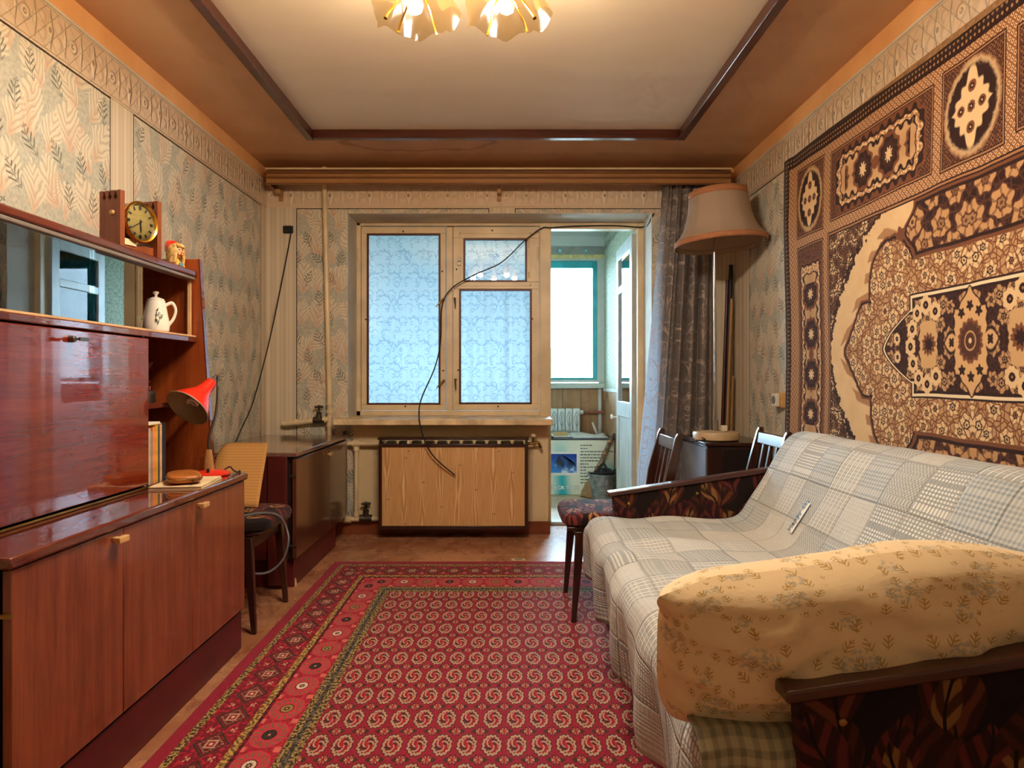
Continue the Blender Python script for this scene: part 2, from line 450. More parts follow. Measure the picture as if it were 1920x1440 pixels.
def wallpaper(name, axis, panels, plain_box=None):
    """cream paper; leaf-patterned panels with a dark edge line between plain striped strips; apricot paint above the frieze"""
    g = G(name); X, Y, Z = g.tc('Object')
    u = Y if axis == 'y' else X
    nz = g.noise(g.vec(X, Y, Z), 5.0, 3.0)
    wx = u + (g.noise(g.vec(X, Y, Z), 9.0, 2.0) - 0.5) * 0.075
    wz = Z + (g.noise(g.vec(Z, X, Y), 9.0, 2.0) - 0.5) * 0.075
    # ground
    base = g.mix(g.ss(g.noise(g.vec(X, Y, Z), 70.0, 3.0), 0.35, 0.65), rgb(178, 178, 162), rgb(198, 196, 178))
    # big plumes
    for sd, cw, ch, hw, pt, k in ((1.7, 0.22, 0.25, 0.085, 0.042, 1.0), (9.2, 0.19, 0.21, 0.066, 0.034, 1.0)):
        mk, ph, d, t = frond(g, wx + sd * 0.37, wz + sd * 0.21, cw, ch, sd, hw, pt, 1.5, k)
        leafc = g.mix(g.ss(ph, -1.0, -0.55), rgb(192, 180, 156), g.mix(g.ss(ph, -0.5, 1.0), rgb(212, 202, 178), rgb(226, 216, 192)))
        mk = mk * g.ss(ph * 0.012 + hw * g.sin(g.m('MULTIPLY', g.max(g.min(t, 1.0), 0.0), math.pi)) - d, 0.006, 0.013)
        leafc = g.mix(g.ss(t + d * 9, 0.66, 0.1) * 0.6, leafc, rgb(206, 164, 136))
        base = g.mix(mk * 0.9, base, leafc)
    # peach shoots
    mk, ph, d, t = frond(g, wx + 0.11, wz + 0.05, 0.27, 0.24, 4.4, 0.04, 0.022, 2.0, 0.75)
    base = g.mix(mk * g.ss(ph, -0.4, 0.7) * 0.5, base, rgb(206, 164, 136))
    # dark sprigs
    mk, ph, d, t = frond(g, u + 0.02 + (nz - 0.5) * 0.05, Z + 0.07, 0.15, 0.135, 6.1, 0.032, 0.024, 1.0, 0.66)
    stem = g.lt(d, 0.0016)
    base = g.mix(mk * g.max(g.ss(ph, 0.25, 0.6) * g.gt(d, 0.004), stem) * 0.85, base, rgb(96, 100, 92))
    # striped strips between panels
    st = g.sin(u * (2 * math.pi / 0.031)) * 0.5 + g.sin(u * (2 * math.pi / 0.075) + 1.0) * 0.5
    strip = g.mix(g.ss(st, -0.5, 0.7), rgb(210, 196, 170), rgb(224, 212, 188))
    ins = None; edge = None
    for (a, b, top) in panels:
        i_ = g.band(u, a, b) * g.lt(Z, top)
        e_ = g.band(u, a - 0.0055, b + 0.0055) * g.lt(Z, top + 0.0055)
        ins = i_ if ins is None else g.max(ins, i_)
        edge = e_ if edge is None else g.max(edge, e_)
    col = g.mix(ins, strip, base)
    col = g.mix(edge * (1.0 - ins), col, rgb(40, 22, 18))
    if plain_box:
        a, b, z1 = plain_box
        pc = g.mix(g.ss(nz, 0.3, 0.7), rgb(222, 202, 158), rgb(232, 212, 172))
        col = g.mix(g.band(u, a, b) * g.lt(Z, z1), col, pc)
    # faint age stains
    stn = g.ss(g.noise(g.vec(X, Y, Z), 1.6, 4.0, 0.6), 0.52, 0.75)
    col = g.mix(stn * 0.22, col, rgb(176, 140, 96))
    col = g.mix(g.gt(Z, 2.41), col, g.mix(g.ss(nz, 0.3, 0.7), rgb(236, 180, 122), rgb(244, 194, 136)))
    return g.done(g.shader(col, 0.72, 0, 0.3))

M['wall_left'] = wallpaper('leaf_wallpaper_left', 'y', [(-0.6, 1.35, 2.229), (1.52, 2.957, 2.229), (3.147, 4.772, 2.229)])
M['wall_right'] = wallpaper('leaf_wallpaper_right', 'y', [(-0.6, 1.35, 2.229), (1.52, 4.56, 2.229)])
M['wall_back'] = wallpaper('leaf_wallpaper_back', 'x', [(-1.441, -0.125, 2.229), (0.062, 1.32, 2.229)], (-1.052, 0.35, 0.79))
M['wall_rear'] = wallpaper('leaf_wallpaper_rear', 'x', [(-1.4, -0.1, 2.229), (0.1, 1.3, 2.229)])

def frieze(name, axis):
    """embossed border paper"""
    g = G(name); X, Y, Z = g.tc('Object'); u = Y if axis == 'y' else X
    i, a = g.rep(u, 0.27); aa = g.abs(a); b = Z - 2.322; bb = g.abs(b)
    # upright spindle, side petals, a lattice and rosettes half way
    spind = g.ss(0.020 * (1.0 - bb / 0.075) - aa, -0.004, 0.008)
    r1 = g.len(aa - 0.045, bb - 0.03); pet = g.ss(r1, 0.028, 0.012)
    a2 = 0.135 - aa
    r2 = g.len(a2, b); ros = g.ss(r2, 0.03, 0.018) * g.ss(r2, 0.004, 0.012)
    sp2 = g.ss(0.012 * (1.0 - bb / 0.07) - g.abs(a2 - 0.05), -0.003, 0.006)
    lat = g.ss(g.abs(g.sin((u + Z) * 44.0)), 0.12, 0.0) + g.ss(g.abs(g.sin((u - Z) * 44.0)), 0.12, 0.0)
    rim = g.ss(bb, 0.074, 0.082)
    hgt = spind + pet * 0.45 + ros * 0.9 + sp2 * 0.8 + lat * 0.25 + rim * 0.7
    col = g.mix(g.ss(hgt, 0.1, 0.9) * 0.55, rgb(222, 200, 172), rgb(242, 226, 200))
    col = g.mix(g.ss(g.len(aa, bb * 0.8), 0.011, 0.007), col, rgb(168, 150, 126))
    return g.done(g.shader(col, 0.4, 0, 0.5, normal=g.bump(hgt, 0.9 if axis == 'y' else 0.35, 0.012)))
M['frieze_y'] = frieze('embossed_frieze_side', 'y')
M['frieze_x'] = frieze('embossed_frieze_back', 'x')

# ceiling: pale cloth field inside the wooden trim, peach-tan border with a water stain
g = G('ceiling_paint'); X, Y, Z = g.tc('Object')
inn = g.band(X, -1.13, 1.0) * g.band(Y, 0.15, 4.12)
n1 = g.noise(g.vec(X, Y), 3.0, 3.0)
fold = g.noise(g.vec(X * 0.7, Y * 2.2), 1.6, 2.0, 0.45, 0.8)
border = g.mix(g.ss(n1, 0.3, 0.7), rgb(212, 172, 134), rgb(222, 184, 146))
# faint old leak rings near the window side
q = g.len((X + 0.55) * 0.75, (Y - 4.36) * 2.4) + (g.noise(g.vec(X, Y), 7.0, 4.0) - 0.5) * 0.28
ring = g.ss(q, 0.28, 0.33) * g.ss(q, 0.36, 0.335)
border = g.mix(g.ss(q, 0.36, 0.3) * 0.22, border, rgb(196, 160, 140))
border = g.mix(ring * 0.5, border, rgb(140, 92, 66))
edge = Y + (g.noise(g.vec(X * 2.0, Y), 4.0, 3.0) - 0.5) * 0.12
border = g.mix(g.ss(edge, 4.52, 4.60) * 0.35, border, rgb(160, 108, 82))
col = g.mix(inn, border, g.mix(g.ss(fold, 0.3, 0.7), rgb(228, 219, 204), rgb(233, 224, 209)))
M['ceiling'] = g.done(g.shader(col, 0.75, 0, 0.25, normal=g.bump(fold * inn, 0.12, 0.03)))

# floor: old reddish-brown linoleum, worn in patches
g = G('worn_linoleum'); X, Y, Z = g.tc('Object')
n1 = g.noise(g.vec(X, Y), 3.2, 5.0, 0.62, 0.5)
n2 = g.noise(g.vec(X * 2.6, Y), 5.0, 4.0, 0.6, 1.2)
n3 = g.noise(g.vec(X, Y), 60.0, 3.0)
col = g.mix(g.ss(n1, 0.3, 0.72), rgb(164, 108, 74), rgb(198, 142, 104))
col = g.mix(g.ss(n2, 0.54, 0.66) * 0.55, col, rgb(134, 72, 48))
col = g.mix(g.ss(n2, 0.38, 0.26) * 0.5, col, rgb(190, 150, 116))
col = g.mix(n3 * 0.16, col, rgb(100, 60, 40))
M['floor'] = g.done(g.shader(col, g.m('ADD', 0.16, n1 * 0.22), 0, 0.5, normal=g.bump(n3, 0.12, 0.004)))

# radiator screen laminate with pine figure
g = G('pine_laminate'); X, Y, Z = g.tc('Object')
wob = (g.noise(g.vec(X * 3.0, Z * 0.9), 2.4, 2.0) - 0.5)
i, a = g.rep(X + wob * 0.05 + 0.5, 0.118)
k = g.abs(a) * (1.0 + 0.6 * g.sin(Z * 9.0 + i * 2.1))
rings_ = g.sin(k * 430.0 - g.abs(g.sin(Z * 5.0 + i * 1.7)) * 5.0)
fig = g.ss(rings_, 0.35, 0.8) * g.ss(g.abs(a), 0.026, 0.008)
fine = g.noise(g.vec(X * 60.0, Z * 1.6), 4.0, 2.0)
col = g.mix(g.ss(fine, 0.3, 0.7), rgb(204, 158, 102), rgb(222, 178, 122))
col = g.mix(fig * 0.85, col, rgb(244, 214, 162))
col = g.mix(g.ss(rings_, -0.6, -0.95) * g.ss(g.abs(a), 0.026, 0.008) * 0.5, col, rgb(168, 116, 66))
kn = g.len(a - 0.01, g.fract(Z * 2.3 + i * 0.37) - 0.5)
col = g.mix(g.ss(kn, 0.016, 0.006) * 0.6, col, rgb(150, 96, 52))
M['laminate'] = g.done(g.shader(col, 0.42, 0, 0.5))

# ---- floor rug
def rug_material():
    g = G('red_bukhara_rug'); X, Y, Z = g.tc('Object')
    K = 1.42                                     # the weave is stretched along the room
    ex = g.min(X + 0.99, 1.02 - X); ey = g.min(4.09 - Y, Y - 1.03) / K
    d = g.min(ex, ey)
    top = g.lt(ey, ex)                           # across or along the border strip
    along = g.m('ADD', X * top, (Y / K) * (1.0 - top))
    fz = g.noise(g.vec(X, Y), 140.0, 2.0)
    red = g.mix(fz, rgb(132, 18, 42), rgb(160, 32, 58)); dk = rgb(78, 12, 28); cream = rgb(178, 144, 120); brown = rgb(60, 36, 32); yel = rgb(196, 160, 66)
    wine = rgb(120, 16, 38)
    # field: rows of octagon guls and small crosses between them
    ic, a = g.rep(X + 0.043 + 0.0357, 0.0714); aa = g.abs(a)
    ir, b = g.rep(Y - 3.464 + 0.0794, 0.1587); bb = g.abs(b) / 2.1
    oc = g.max(aa, bb, (aa + bb) * 0.72)
    wig = g.sin(g.atan2(b / 2.1, a) * 14.0) * 0.0016
    o2 = oc + wig
    field = red
    field = g.mix(g.ss(o2, 0.0305, 0.0285), field, brown)
    field = g.mix(g.ss(o2, 0.0278, 0.0262), field, cream)
    field = g.mix(g.ss(o2, 0.0215, 0.0195), field, g.mix(g.gt(a * b, 0.0), rgb(150, 24, 44), rgb(84, 34, 38)))
    sp = g.sin(g.atan2(b / 2.1, a) * 3.0 + g.len(a, b / 2.1) * 420.0)
    field = g.mix(g.ss(sp, 0.35, 0.65) * g.lt(oc, 0.0185), field, cream)
    field = g.mix(g.lt(g.max(aa * 2.2, bb), 0.0075), field, rgb(170, 30, 46))
    _, a3 = g.rep(X + 0.043, 0.0714); _, b3 = g.rep(Y - 3.464, 0.1587)
    a3 = g.abs(a3); b3 = g.abs(b3) / 2.1
    dm = a3 * 0.62 + b3
    rr = g.len(a3, b3 * 1.3)
    pt = g.sin(g.atan2(b3, a3) * 8.0)
    field = g.mix(g.ss(dm, 0.0185, 0.0165) * g.ss(pt, -0.5, 0.2), field, rgb(72, 44, 40))
    field = g.mix(g.ss(rr, 0.0135, 0.011) * g.ss(pt, 0.1, 0.5), field, rgb(188, 146, 110))
    field = g.mix(g.lt(rr, 0.004), field, rgb(150, 24, 44))
    # border stripes
    def speck(c1, c2, f):
        return g.mix(g.ss(g.noise(g.vec(X * f, Y * f / K), 8.0, 2.0), 0.47, 0.53), c1, c2)
    col = red
    # diamonds band
    il, t = g.rep(along, 0.115); s_ = d - 0.14; tt = g.abs(t); sa = g.abs(s_)
    dd = tt + sa * 1.0
    loz = g.mix(g.ss(g.noise(g.vec(X, Y / K), 75.0, 2.0), 0.5, 0.58), wine, rgb(176, 30, 52))
    loz = g.mix(g.band(dd, 0.046, 0.054), loz, rgb(60, 46, 36))
    loz = g.mix(g.lt(dd, 0.044), loz, rgb(104, 14, 34))
    loz = g.mix(g.band(dd, 0.030, 0.038) * g.ss(g.sin(tt * 900.0), -0.4, 0.2), loz, rgb(150, 120, 84))
    loz = g.mix(g.lt(g.max(tt, sa), 0.017), loz, cream)
    loz = g.mix(g.lt(g.max(tt, sa), 0.0105), loz, rgb(150, 20, 40))
    loz = g.mix(g.lt(g.max(tt, sa), 0.005), loz, rgb(210, 186, 156))
    t2 = 0.0575 - tt; cr = g.len(t2, sa - 0.036)
    loz = g.mix(g.ss(cr, 0.012, 0.009) * g.ss(g.sin(g.atan2(sa - 0.036, t2) * 4.0), -0.2, 0.3), loz, rgb(196, 150, 120))
    # rosette band
    ip, t = g.rep(along, 0.118); s_ = d - 0.29; r = g.len(t, s_); th = g.atan2(s_, t)
    ros = g.mix(g.ss(g.noise(g.vec(X, Y / K), 90.0, 2.0), 0.45, 0.6), rgb(150, 26, 46), rgb(184, 44, 62))
    ros = g.mix(g.ss(r, 0.056, 0.052), ros, rgb(192, 56, 70))
    ros = g.mix(g.band(r, 0.030, 0.050) * g.ss(g.sin(th * 16.0 + r * 120.0), 0.2, 0.5), ros, rgb(126, 96, 72))
    cc = g.mix(g.ss(g.m('MODULO', g.abs(ip), 3.0), 0.5, 1.5), rgb(52, 40, 38), rgb(206, 164, 84))
    cc = g.mix(g.gt(g.m('MODULO', g.abs(ip), 3.0), 1.5), cc, rgb(214, 192, 168))
    ros = g.mix(g.ss(r, 0.0225, 0.0205), ros, rgb(60, 30, 30))
    ros = g.mix(g.ss(r, 0.0195, 0.0175), ros, cc)
    ros = g.mix(g.ss(r + g.sin(th * 8.0) * 0.002, 0.010, 0.008), ros, rgb(70, 44, 40))
    ros = g.mix(g.lt(r, 0.004), ros, cream)
    t2 = 0.059 - g.abs(t)
    ros = g.mix(g.lt(g.max(t2, g.abs(g.abs(s_) - 0.05)), 0.010), ros, rgb(206, 104, 92))
    # put the bands side by side
    col = g.mix(g.gt(d, 0.047), col, speck(rgb(172, 146, 78), rgb(64, 44, 36), 15.0))
    col = g.mix(g.gt(d, 0.072), col, loz)
    col = g.mix(g.gt(d, 0.203), col, speck(rgb(184, 154, 78), rgb(104, 74, 44), 13.0))
    col = g.mix(g.gt(d, 0.226), col, speck(wine, rgb(60, 18, 30), 8.0))
    col = g.mix(g.gt(d, 0.238), col, ros)
    col = g.mix(g.gt(d, 0.352), col, speck(rgb(156, 132, 76), rgb(58, 48, 42), 15.0))
    col = g.mix(g.band(d, 0.374, 0.388), col, speck(rgb(92, 86, 80), rgb(50, 44, 42), 10.0))
    col = g.mix(g.gt(d, 0.412), col, field)
    pile = g.noise(g.vec(X, Y), 260.0, 2.0)
    return g.done(g.shader(col, 0.9, 0, 0.15, normal=g.bump(pile, 0.35, 0.006), sheen=0.15))
M['rug'] = rug_material()

# ---- wall rug
def wall_rug_material():
    g = G('brown_persian_wall_rug'); X, Y, Z = g.tc('Object')
    wn = (g.noise(g.vec(Y, Z), 3.0, 2.0) - 0.5) * 0.02
    u = Y - 2.345 + wn; v = Z - 1.185 + wn
    a = g.abs(u); b = g.abs(v)
    cream = rgb(226, 190, 140); tan = rgb(168, 118, 76); brn = rgb(122, 74, 46); dk = rgb(52, 28, 20); mid = rgb(190, 146, 100)
    fuzz = (g.noise(g.vec(Y, Z), 150.0, 2.0) - 0.5) * 0.006
    wa = a + (g.noise(g.vec(a, b), 26.0, 2.0) - 0.5) * 0.016; wb = b + (g.noise(g.vec(b, a, 3.0), 26.0, 2.0) - 0.5) * 0.016
    def flowers(scale, ground, petal, core, line, kl=0.05, seed=0.0):
        """scattered round blossoms with a dark heart, ringed by outlines"""
        vv = g.vec(wa + seed, wb, seed)
        d, c, n = g.voro(vv, scale)
        e, _, _ = g.voro(vv, scale, 'DISTANCE_TO_EDGE')
        e2, _, _ = g.voro(g.vec(wa + 0.37 + seed, wb), scale * 2.3, 'DISTANCE_TO_EDGE')
        sp_ = g.node('ShaderNodeSeparateXYZ'); g.nt.links.new(n.outputs['Position'], sp_.inputs[0])
        px_, py_ = S(g, sp_.outputs[0]), S(g, sp_.outputs[1])
        th_ = g.atan2((wb - py_), (wa + seed - px_))
        rnd = g.white(px_ * 7.0, py_ * 5.0, seed)
        d = d * (0.85 + rnd * 0.5) * (1.0 + 0.13 * g.sin(th_ * 6.0 + rnd * 6.0))
        k = g.mix(g.ss(e2, 0.11, 0.05), ground, line)
        k = g.mix(g.ss(d, 0.52, 0.47), k, line)
        k = g.mix(g.ss(d, 0.46, 0.41), k, g.mix(g.ss(g.sin(th_ * 6.0 + rnd * 6.0 + 1.5), 0.5, 0.9) * 0.6, petal, line))
        k = g.mix(g.ss(d, 0.23, 0.18), k, core)
        k = g.mix(g.ss(d, 0.15, 0.12), k, g.mix(rnd, petal, line))
        k = g.mix(g.ss(d, 0.07, 0.04), k, core)
        return g.mix(g.ss(e, kl, kl * 0.3), k, line)
    lightfl = flowers(14.0, mid, cream, dk, brn)
    darkfl = flowers(15.0, dk, mid, dk, rgb(74, 42, 30), 0.03, 2.0)
    vine = flowers(22.0, cream, rgb(120, 78, 50), dk, dk, 0.09, 5.0)
    # small chain lattice of the border ground
    la = g.sin((u + v) * 115.0); lb = g.sin((u - v) * 115.0)
    latt = g.mix(g.ss(g.max(g.abs(la), g.abs(lb)), 0.93, 0.78), rgb(146, 96, 62), rgb(216, 176, 128))
    latt = g.mix(g.lt(g.max(g.abs(la), g.abs(lb)), 0.42), latt, rgb(88, 50, 34))
    net = g.mix(g.ss(g.max(g.abs(g.sin((u + v) * 190.0)), g.abs(g.sin((u - v) * 190.0))), 0.9, 0.75), rgb(132, 88, 58), dk)
    net = g.mix(g.ss(g.noise(g.vec(Y, Z), 60.0), 0.5, 0.56), net, rgb(84, 50, 36))
    dist = g.min(1.5 - a, 1.05 - b)
    col = latt
    # panels in the border: box (centre, half size), diamond figure inside
    def panel(col, ca, cb, ha, hb, kind):
        la_ = g.abs(a - ca) if ca else a
        lb_ = g.abs(b - cb) if cb else b
        # signed local coordinates for figures
        pa = la_ / ha; pb = lb_ / hb
        bx = g.max(pa, pb)
        ang = g.atan2(pb, pa)
        edge = g.max(la_ - ha, lb_ - hb) * -1.0
        k = net
        if kind == 'long':                       # cartouche with a cream rim and two dark stars
            ln = (la_, lb_, ha, hb) if ha > hb else (lb_, la_, hb, ha)
            x_, y_, hx, hy = ln
            body = g.max(y_ - hy * 0.56, (x_ - hx * 0.86) * 0.75 + y_ * 0.55, x_ - hx * 0.76)
            scal = g.sin(x_ * 110.0) * 0.006 + g.sin(y_ * 120.0) * 0.006
            bd = body + scal
            k = g.mix(g.ss(bd, 0.064, 0.058), k, brn)
            k = g.mix(g.ss(bd, 0.050, 0.044), k, dk)
            k = g.mix(g.ss(bd, 0.034, 0.028), k, g.mix(g.ss(g.noise(g.vec(Y, Z), 70.0), 0.46, 0.54), cream, tan))
            k = g.mix(g.ss(bd, 0.006, 0.001), k, dk)
            k = g.mix(g.ss(bd, -0.004, -0.009), k, g.mix(g.ss(y_, 0.0, hy * 0.6), mid, rgb(206, 164, 116)))
            sx = g.abs(g.rep(x_, 0.2)[1]); st_ = g.max(sx, y_ * 0.95) + g.min(sx, y_) * 0.55 + g.sin(g.atan2(y_, sx) * 9.0) * 0.008
            st_ = st_ + g.gt(x_, hx * 0.66) * 10.0
            k = g.mix(g.ss(st_, 0.098, 0.09), k, brn)
            k = g.mix(g.ss(st_, 0.080, 0.072), k, dk)
            k = g.mix(g.ss(st_, 0.058, 0.052), k, rgb(70, 40, 28))
            k = g.mix(g.ss(st_, 0.030, 0.024), k, cream)
            k = g.mix(g.ss(g.len(x_, y_), 0.03, 0.025), k, brn)
        else:                                    # medallion panel: dark oval with a flowered diamond
            rr = g.pow(pa, 2.0) + g.pow(pb, 2.0)
            rr = rr + (g.noise(g.vec(Y, Z), 55.0, 2.0) - 0.5) * 0.30
            k = g.mix(g.ss(rr, 1.04, 0.94), k, g.mix(g.ss(rr, 0.7, 1.0), cream, rgb(150, 106, 70)))
            k = g.mix(g.ss(rr, 0.86, 0.62), k, dk)
            dm = pa * 0.95 + pb * 0.8 + g.sin(ang * 12.0) * 0.06
            k = g.mix(g.ss(dm, 0.70, 0.62), k, cream)
            for (fa, fb) in ((0.0, 0.42), (0.36, 0.0), (0.0, 0.0)):
                r3 = g.len((pa - fa), (pb - fb) * 1.15)
                k = g.mix(g.ss(r3 + g.sin(ang * 8.0) * 0.01, 0.15, 0.12), k, brn)
                k = g.mix(g.ss(r3, 0.085, 0.06), k, dk)
                k = g.mix(g.ss(r3, 0.03, 0.02), k, cream)
        col = g.mix(g.gt(edge, -0.014), col, dk)
        col = g.mix(g.gt(edge, -0.009), col, tan)
        col = g.mix(g.gt(edge, -0.003), col, dk)
        return g.mix(g.gt(edge, 0.0), col, k)
    col = panel(col, 1.206, 0.777, 0.136, 0.167, 'med')
    col = panel(col, 0.600, 0.777, 0.376, 0.150, 'long')
    col = panel(col, 0.0, 0.777, 0.150, 0.167, 'med')
    col = panel(col, 1.206, 0.0, 0.136, 0.540, 'long')
    # outer guard chain
    ch = g.sin((u + v) * 140.0) * g.sin((u - v) * 140.0)
    chain = g.mix(g.ss(ch, 0.35, 0.6), dk, rgb(176, 132, 90))
    col = g.mix(g.lt(dist, 0.062), col, dk)
    col = g.mix(g.band(dist, 0.014, 0.052), col, chain)
    # ---- field
    fa = 0.993 - a; fb = 0.548 - b
    fm = g.gt(g.min(fa, fb), 0.0)
    fld = g.mix(g.noise(g.vec(Y, Z), 12.0, 3.0), rgb(214, 174, 122), rgb(236, 202, 152))
    scl = (g.noise(g.vec(a, b), 30.0, 2.0) - 0.5)
    span = g.pow(g.max(fa, 0.001) / 0.50, 0.72) + g.pow(g.max(fb, 0.001) / 0.54, 0.72) + scl * 0.34
    fld = g.mix(g.ss(span, 1.0, 0.97), fld, dk)
    fld = g.mix(g.ss(span, 0.94, 0.90), fld, vine)
    # flaming outline + floral ground of the great medallion
    l1 = g.len((a - 0.70) * 1.05, b * 1.0) - 0.165 + g.max(a - 0.74, 0.0) * -0.30
    l1 = g.max(g.len((a - 0.66), b) - 0.20, (a - 0.66) * 0.72 + b * 0.60 - 0.150)
    l2 = g.len((a - 0.47) * 1.0, (b - 0.24) * 0.85) - 0.165
    l3 = g.max(a - 0.50, b - 0.335)
    med = g.min(l1, l2, l3) + scl * 0.02
    fld = g.mix(g.ss(med, 0.045, 0.040) * g.ss(g.sin(g.atan2(b, a) * 60.0 + a * 40.0), -0.3, 0.3), fld, rgb(176, 128, 84))
    fld = g.mix(g.ss(med, 0.014, 0.010), fld, brn)
    fld = g.mix(g.ss(med, 0.005, 0.002), fld, dk)
    fld = g.mix(g.ss(med, -0.004, -0.008), fld, lightfl)
    # dark ogee body
    og = g.max(a - 0.33, b - 0.178)
    tip = g.max((a - 0.33) * 0.62 + b * (0.8 + a * 0.2) - 0.128, 0.30 - a)
    tipr = (a - 0.53) + g.pow(b / 0.125, 1.5) * 0.17
    tip = g.max(tipr, b - 0.13)
    body = g.min(og, tip)
    fld = g.mix(g.ss(body, 0.020, 0.017), fld, dk)
    fld = g.mix(g.ss(body, 0.013, 0.010), fld, rgb(238, 214, 172))
    fld = g.mix(g.ss(body, 0.002, 0.0), fld, dk)
    fld = g.mix(g.ss(body, -0.008, -0.011), fld, darkfl)
    def blossom(c, x0, y0, r0):
        rx = g.abs(a - x0); ry = g.abs(b - y0); r = g.len(rx, ry); th = g.atan2(ry, rx)
        c = g.mix(g.ss(r + g.sin(th * 8.0) * r0 * 0.08, r0, r0 * 0.92), c, cream)
        c = g.mix(g.ss(g.max(rx, ry) + g.min(rx, ry) * 0.5, r0 * 0.5, r0 * 0.42), c, dk)
        return g.mix(g.ss(r, r0 * 0.16, r0 * 0.1), c, tan)
    for x0, y0, r0 in ((0.245, 0.145, 0.036), (0.30, 0.120, 0.032), (0.335, 0.065, 0.034), (0.350, 0.0, 0.036), (0.19, 0.118, 0.034), (0.44, 0.035, 0.022)):
        fld = blossom(fld, x0, y0, r0)
    # side medallion and the great central one
    sm = g.max(g.abs(a - 0.235) - 0.052, b - 0.085) + g.max(g.abs(a - 0.235) + b * 0.45 - 0.066, 0.0) * 0.8 + g.sin(b * 150.0) * 0.004
    fld = g.mix(g.ss(sm, 0.006, 0.0), fld, rgb(206, 164, 112))
    r = g.len(a - 0.232, b); th = g.atan2(b, a - 0.232)
    fld = g.mix(g.ss(r + g.sin(th * 12.0) * 0.005, 0.042, 0.036), fld, brn)
    fld = g.mix(g.ss(r + g.sin(th * 8.0) * 0.005, 0.026, 0.02), fld, dk)
    cm = g.min(g.max(a - 0.082, b - 0.115), g.max(a - 0.060 + g.max(b - 0.115, 0.0) * 0.9, b - 0.185), g.len(a - 0.10, b) - 0.034) + g.abs(g.sin(b * 70.0)) * 0.007
    fld = g.mix(g.ss(cm, 0.014, 0.008), fld, dk)
    fld = g.mix(g.ss(cm + fuzz, 0.006, 0.0), fld, rgb(214, 168, 114))
    r = g.len(a, b * 0.85); th = g.atan2(b, a)
    fld = g.mix(g.ss(r + g.sin(th * 16.0) * 0.004, 0.066, 0.060), fld, brn)
    fld = g.mix(g.ss(r + g.sin(th * 16.0) * 0.004, 0.055, 0.050), fld, rgb(84, 50, 34))
    fld = g.mix(g.band(r, 0.024, 0.030), fld, mid)
    fld = g.mix(g.ss(r, 0.010, 0.006), fld, cream)
    for x0, y0 in ((0.045, 0.098), (0.0, 0.120), (0.10, 0.0)):
        r = g.len(a - x0, b - y0) + g.sin(g.atan2(b - y0, a - x0) * 5.0) * 0.004
        fld = g.mix(g.ss(r, 0.018, 0.013), fld, dk)
    # dark cartouches above and below
    ca = g.max(a - 0.30 - g.ss(g.abs(b - 0.437), 0.095, 0.0) * 0.07, g.abs(b - 0.437) - 0.092)
    fld = g.mix(g.ss(ca, 0.024, 0.020), fld, brn)
    fld = g.mix(g.ss(ca, 0.010, 0.007), fld, dk)
    big = flowers(8.0, dk, rgb(196, 148, 98), rgb(96, 58, 38), rgb(86, 50, 34), 0.02, 7.0)
    fld = g.mix(g.ss(ca, -0.002, -0.006), fld, big)
    r = g.len(a - 0.405, b - 0.437); fld = g.mix(g.ss(r + g.sin(g.atan2(b - 0.437, a - 0.405) * 4.0) * 0.006, 0.030, 0.025), fld, brn)
    col = g.mix(g.gt(g.min(fa, fb), -0.02), col, dk)
    col = g.mix(g.gt(g.min(fa, fb), -0.014), col, tan)
    col = g.mix(g.gt(g.min(fa, fb), -0.006), col, dk)
    col = g.mix(fm, col, fld)
    pile = g.noise(g.vec(Y, Z), 240.0, 2.0)
    return g.done(g.shader(col, 0.95, 0, 0.1, normal=g.bump(pile, 0.4, 0.006), sheen=0.1))
M['wall_rug'] = wall_rug_material()
M['rug_edge'] = plain('rug_backing', rgb(150, 112, 74), 0.9, var=0.1, scale=60)

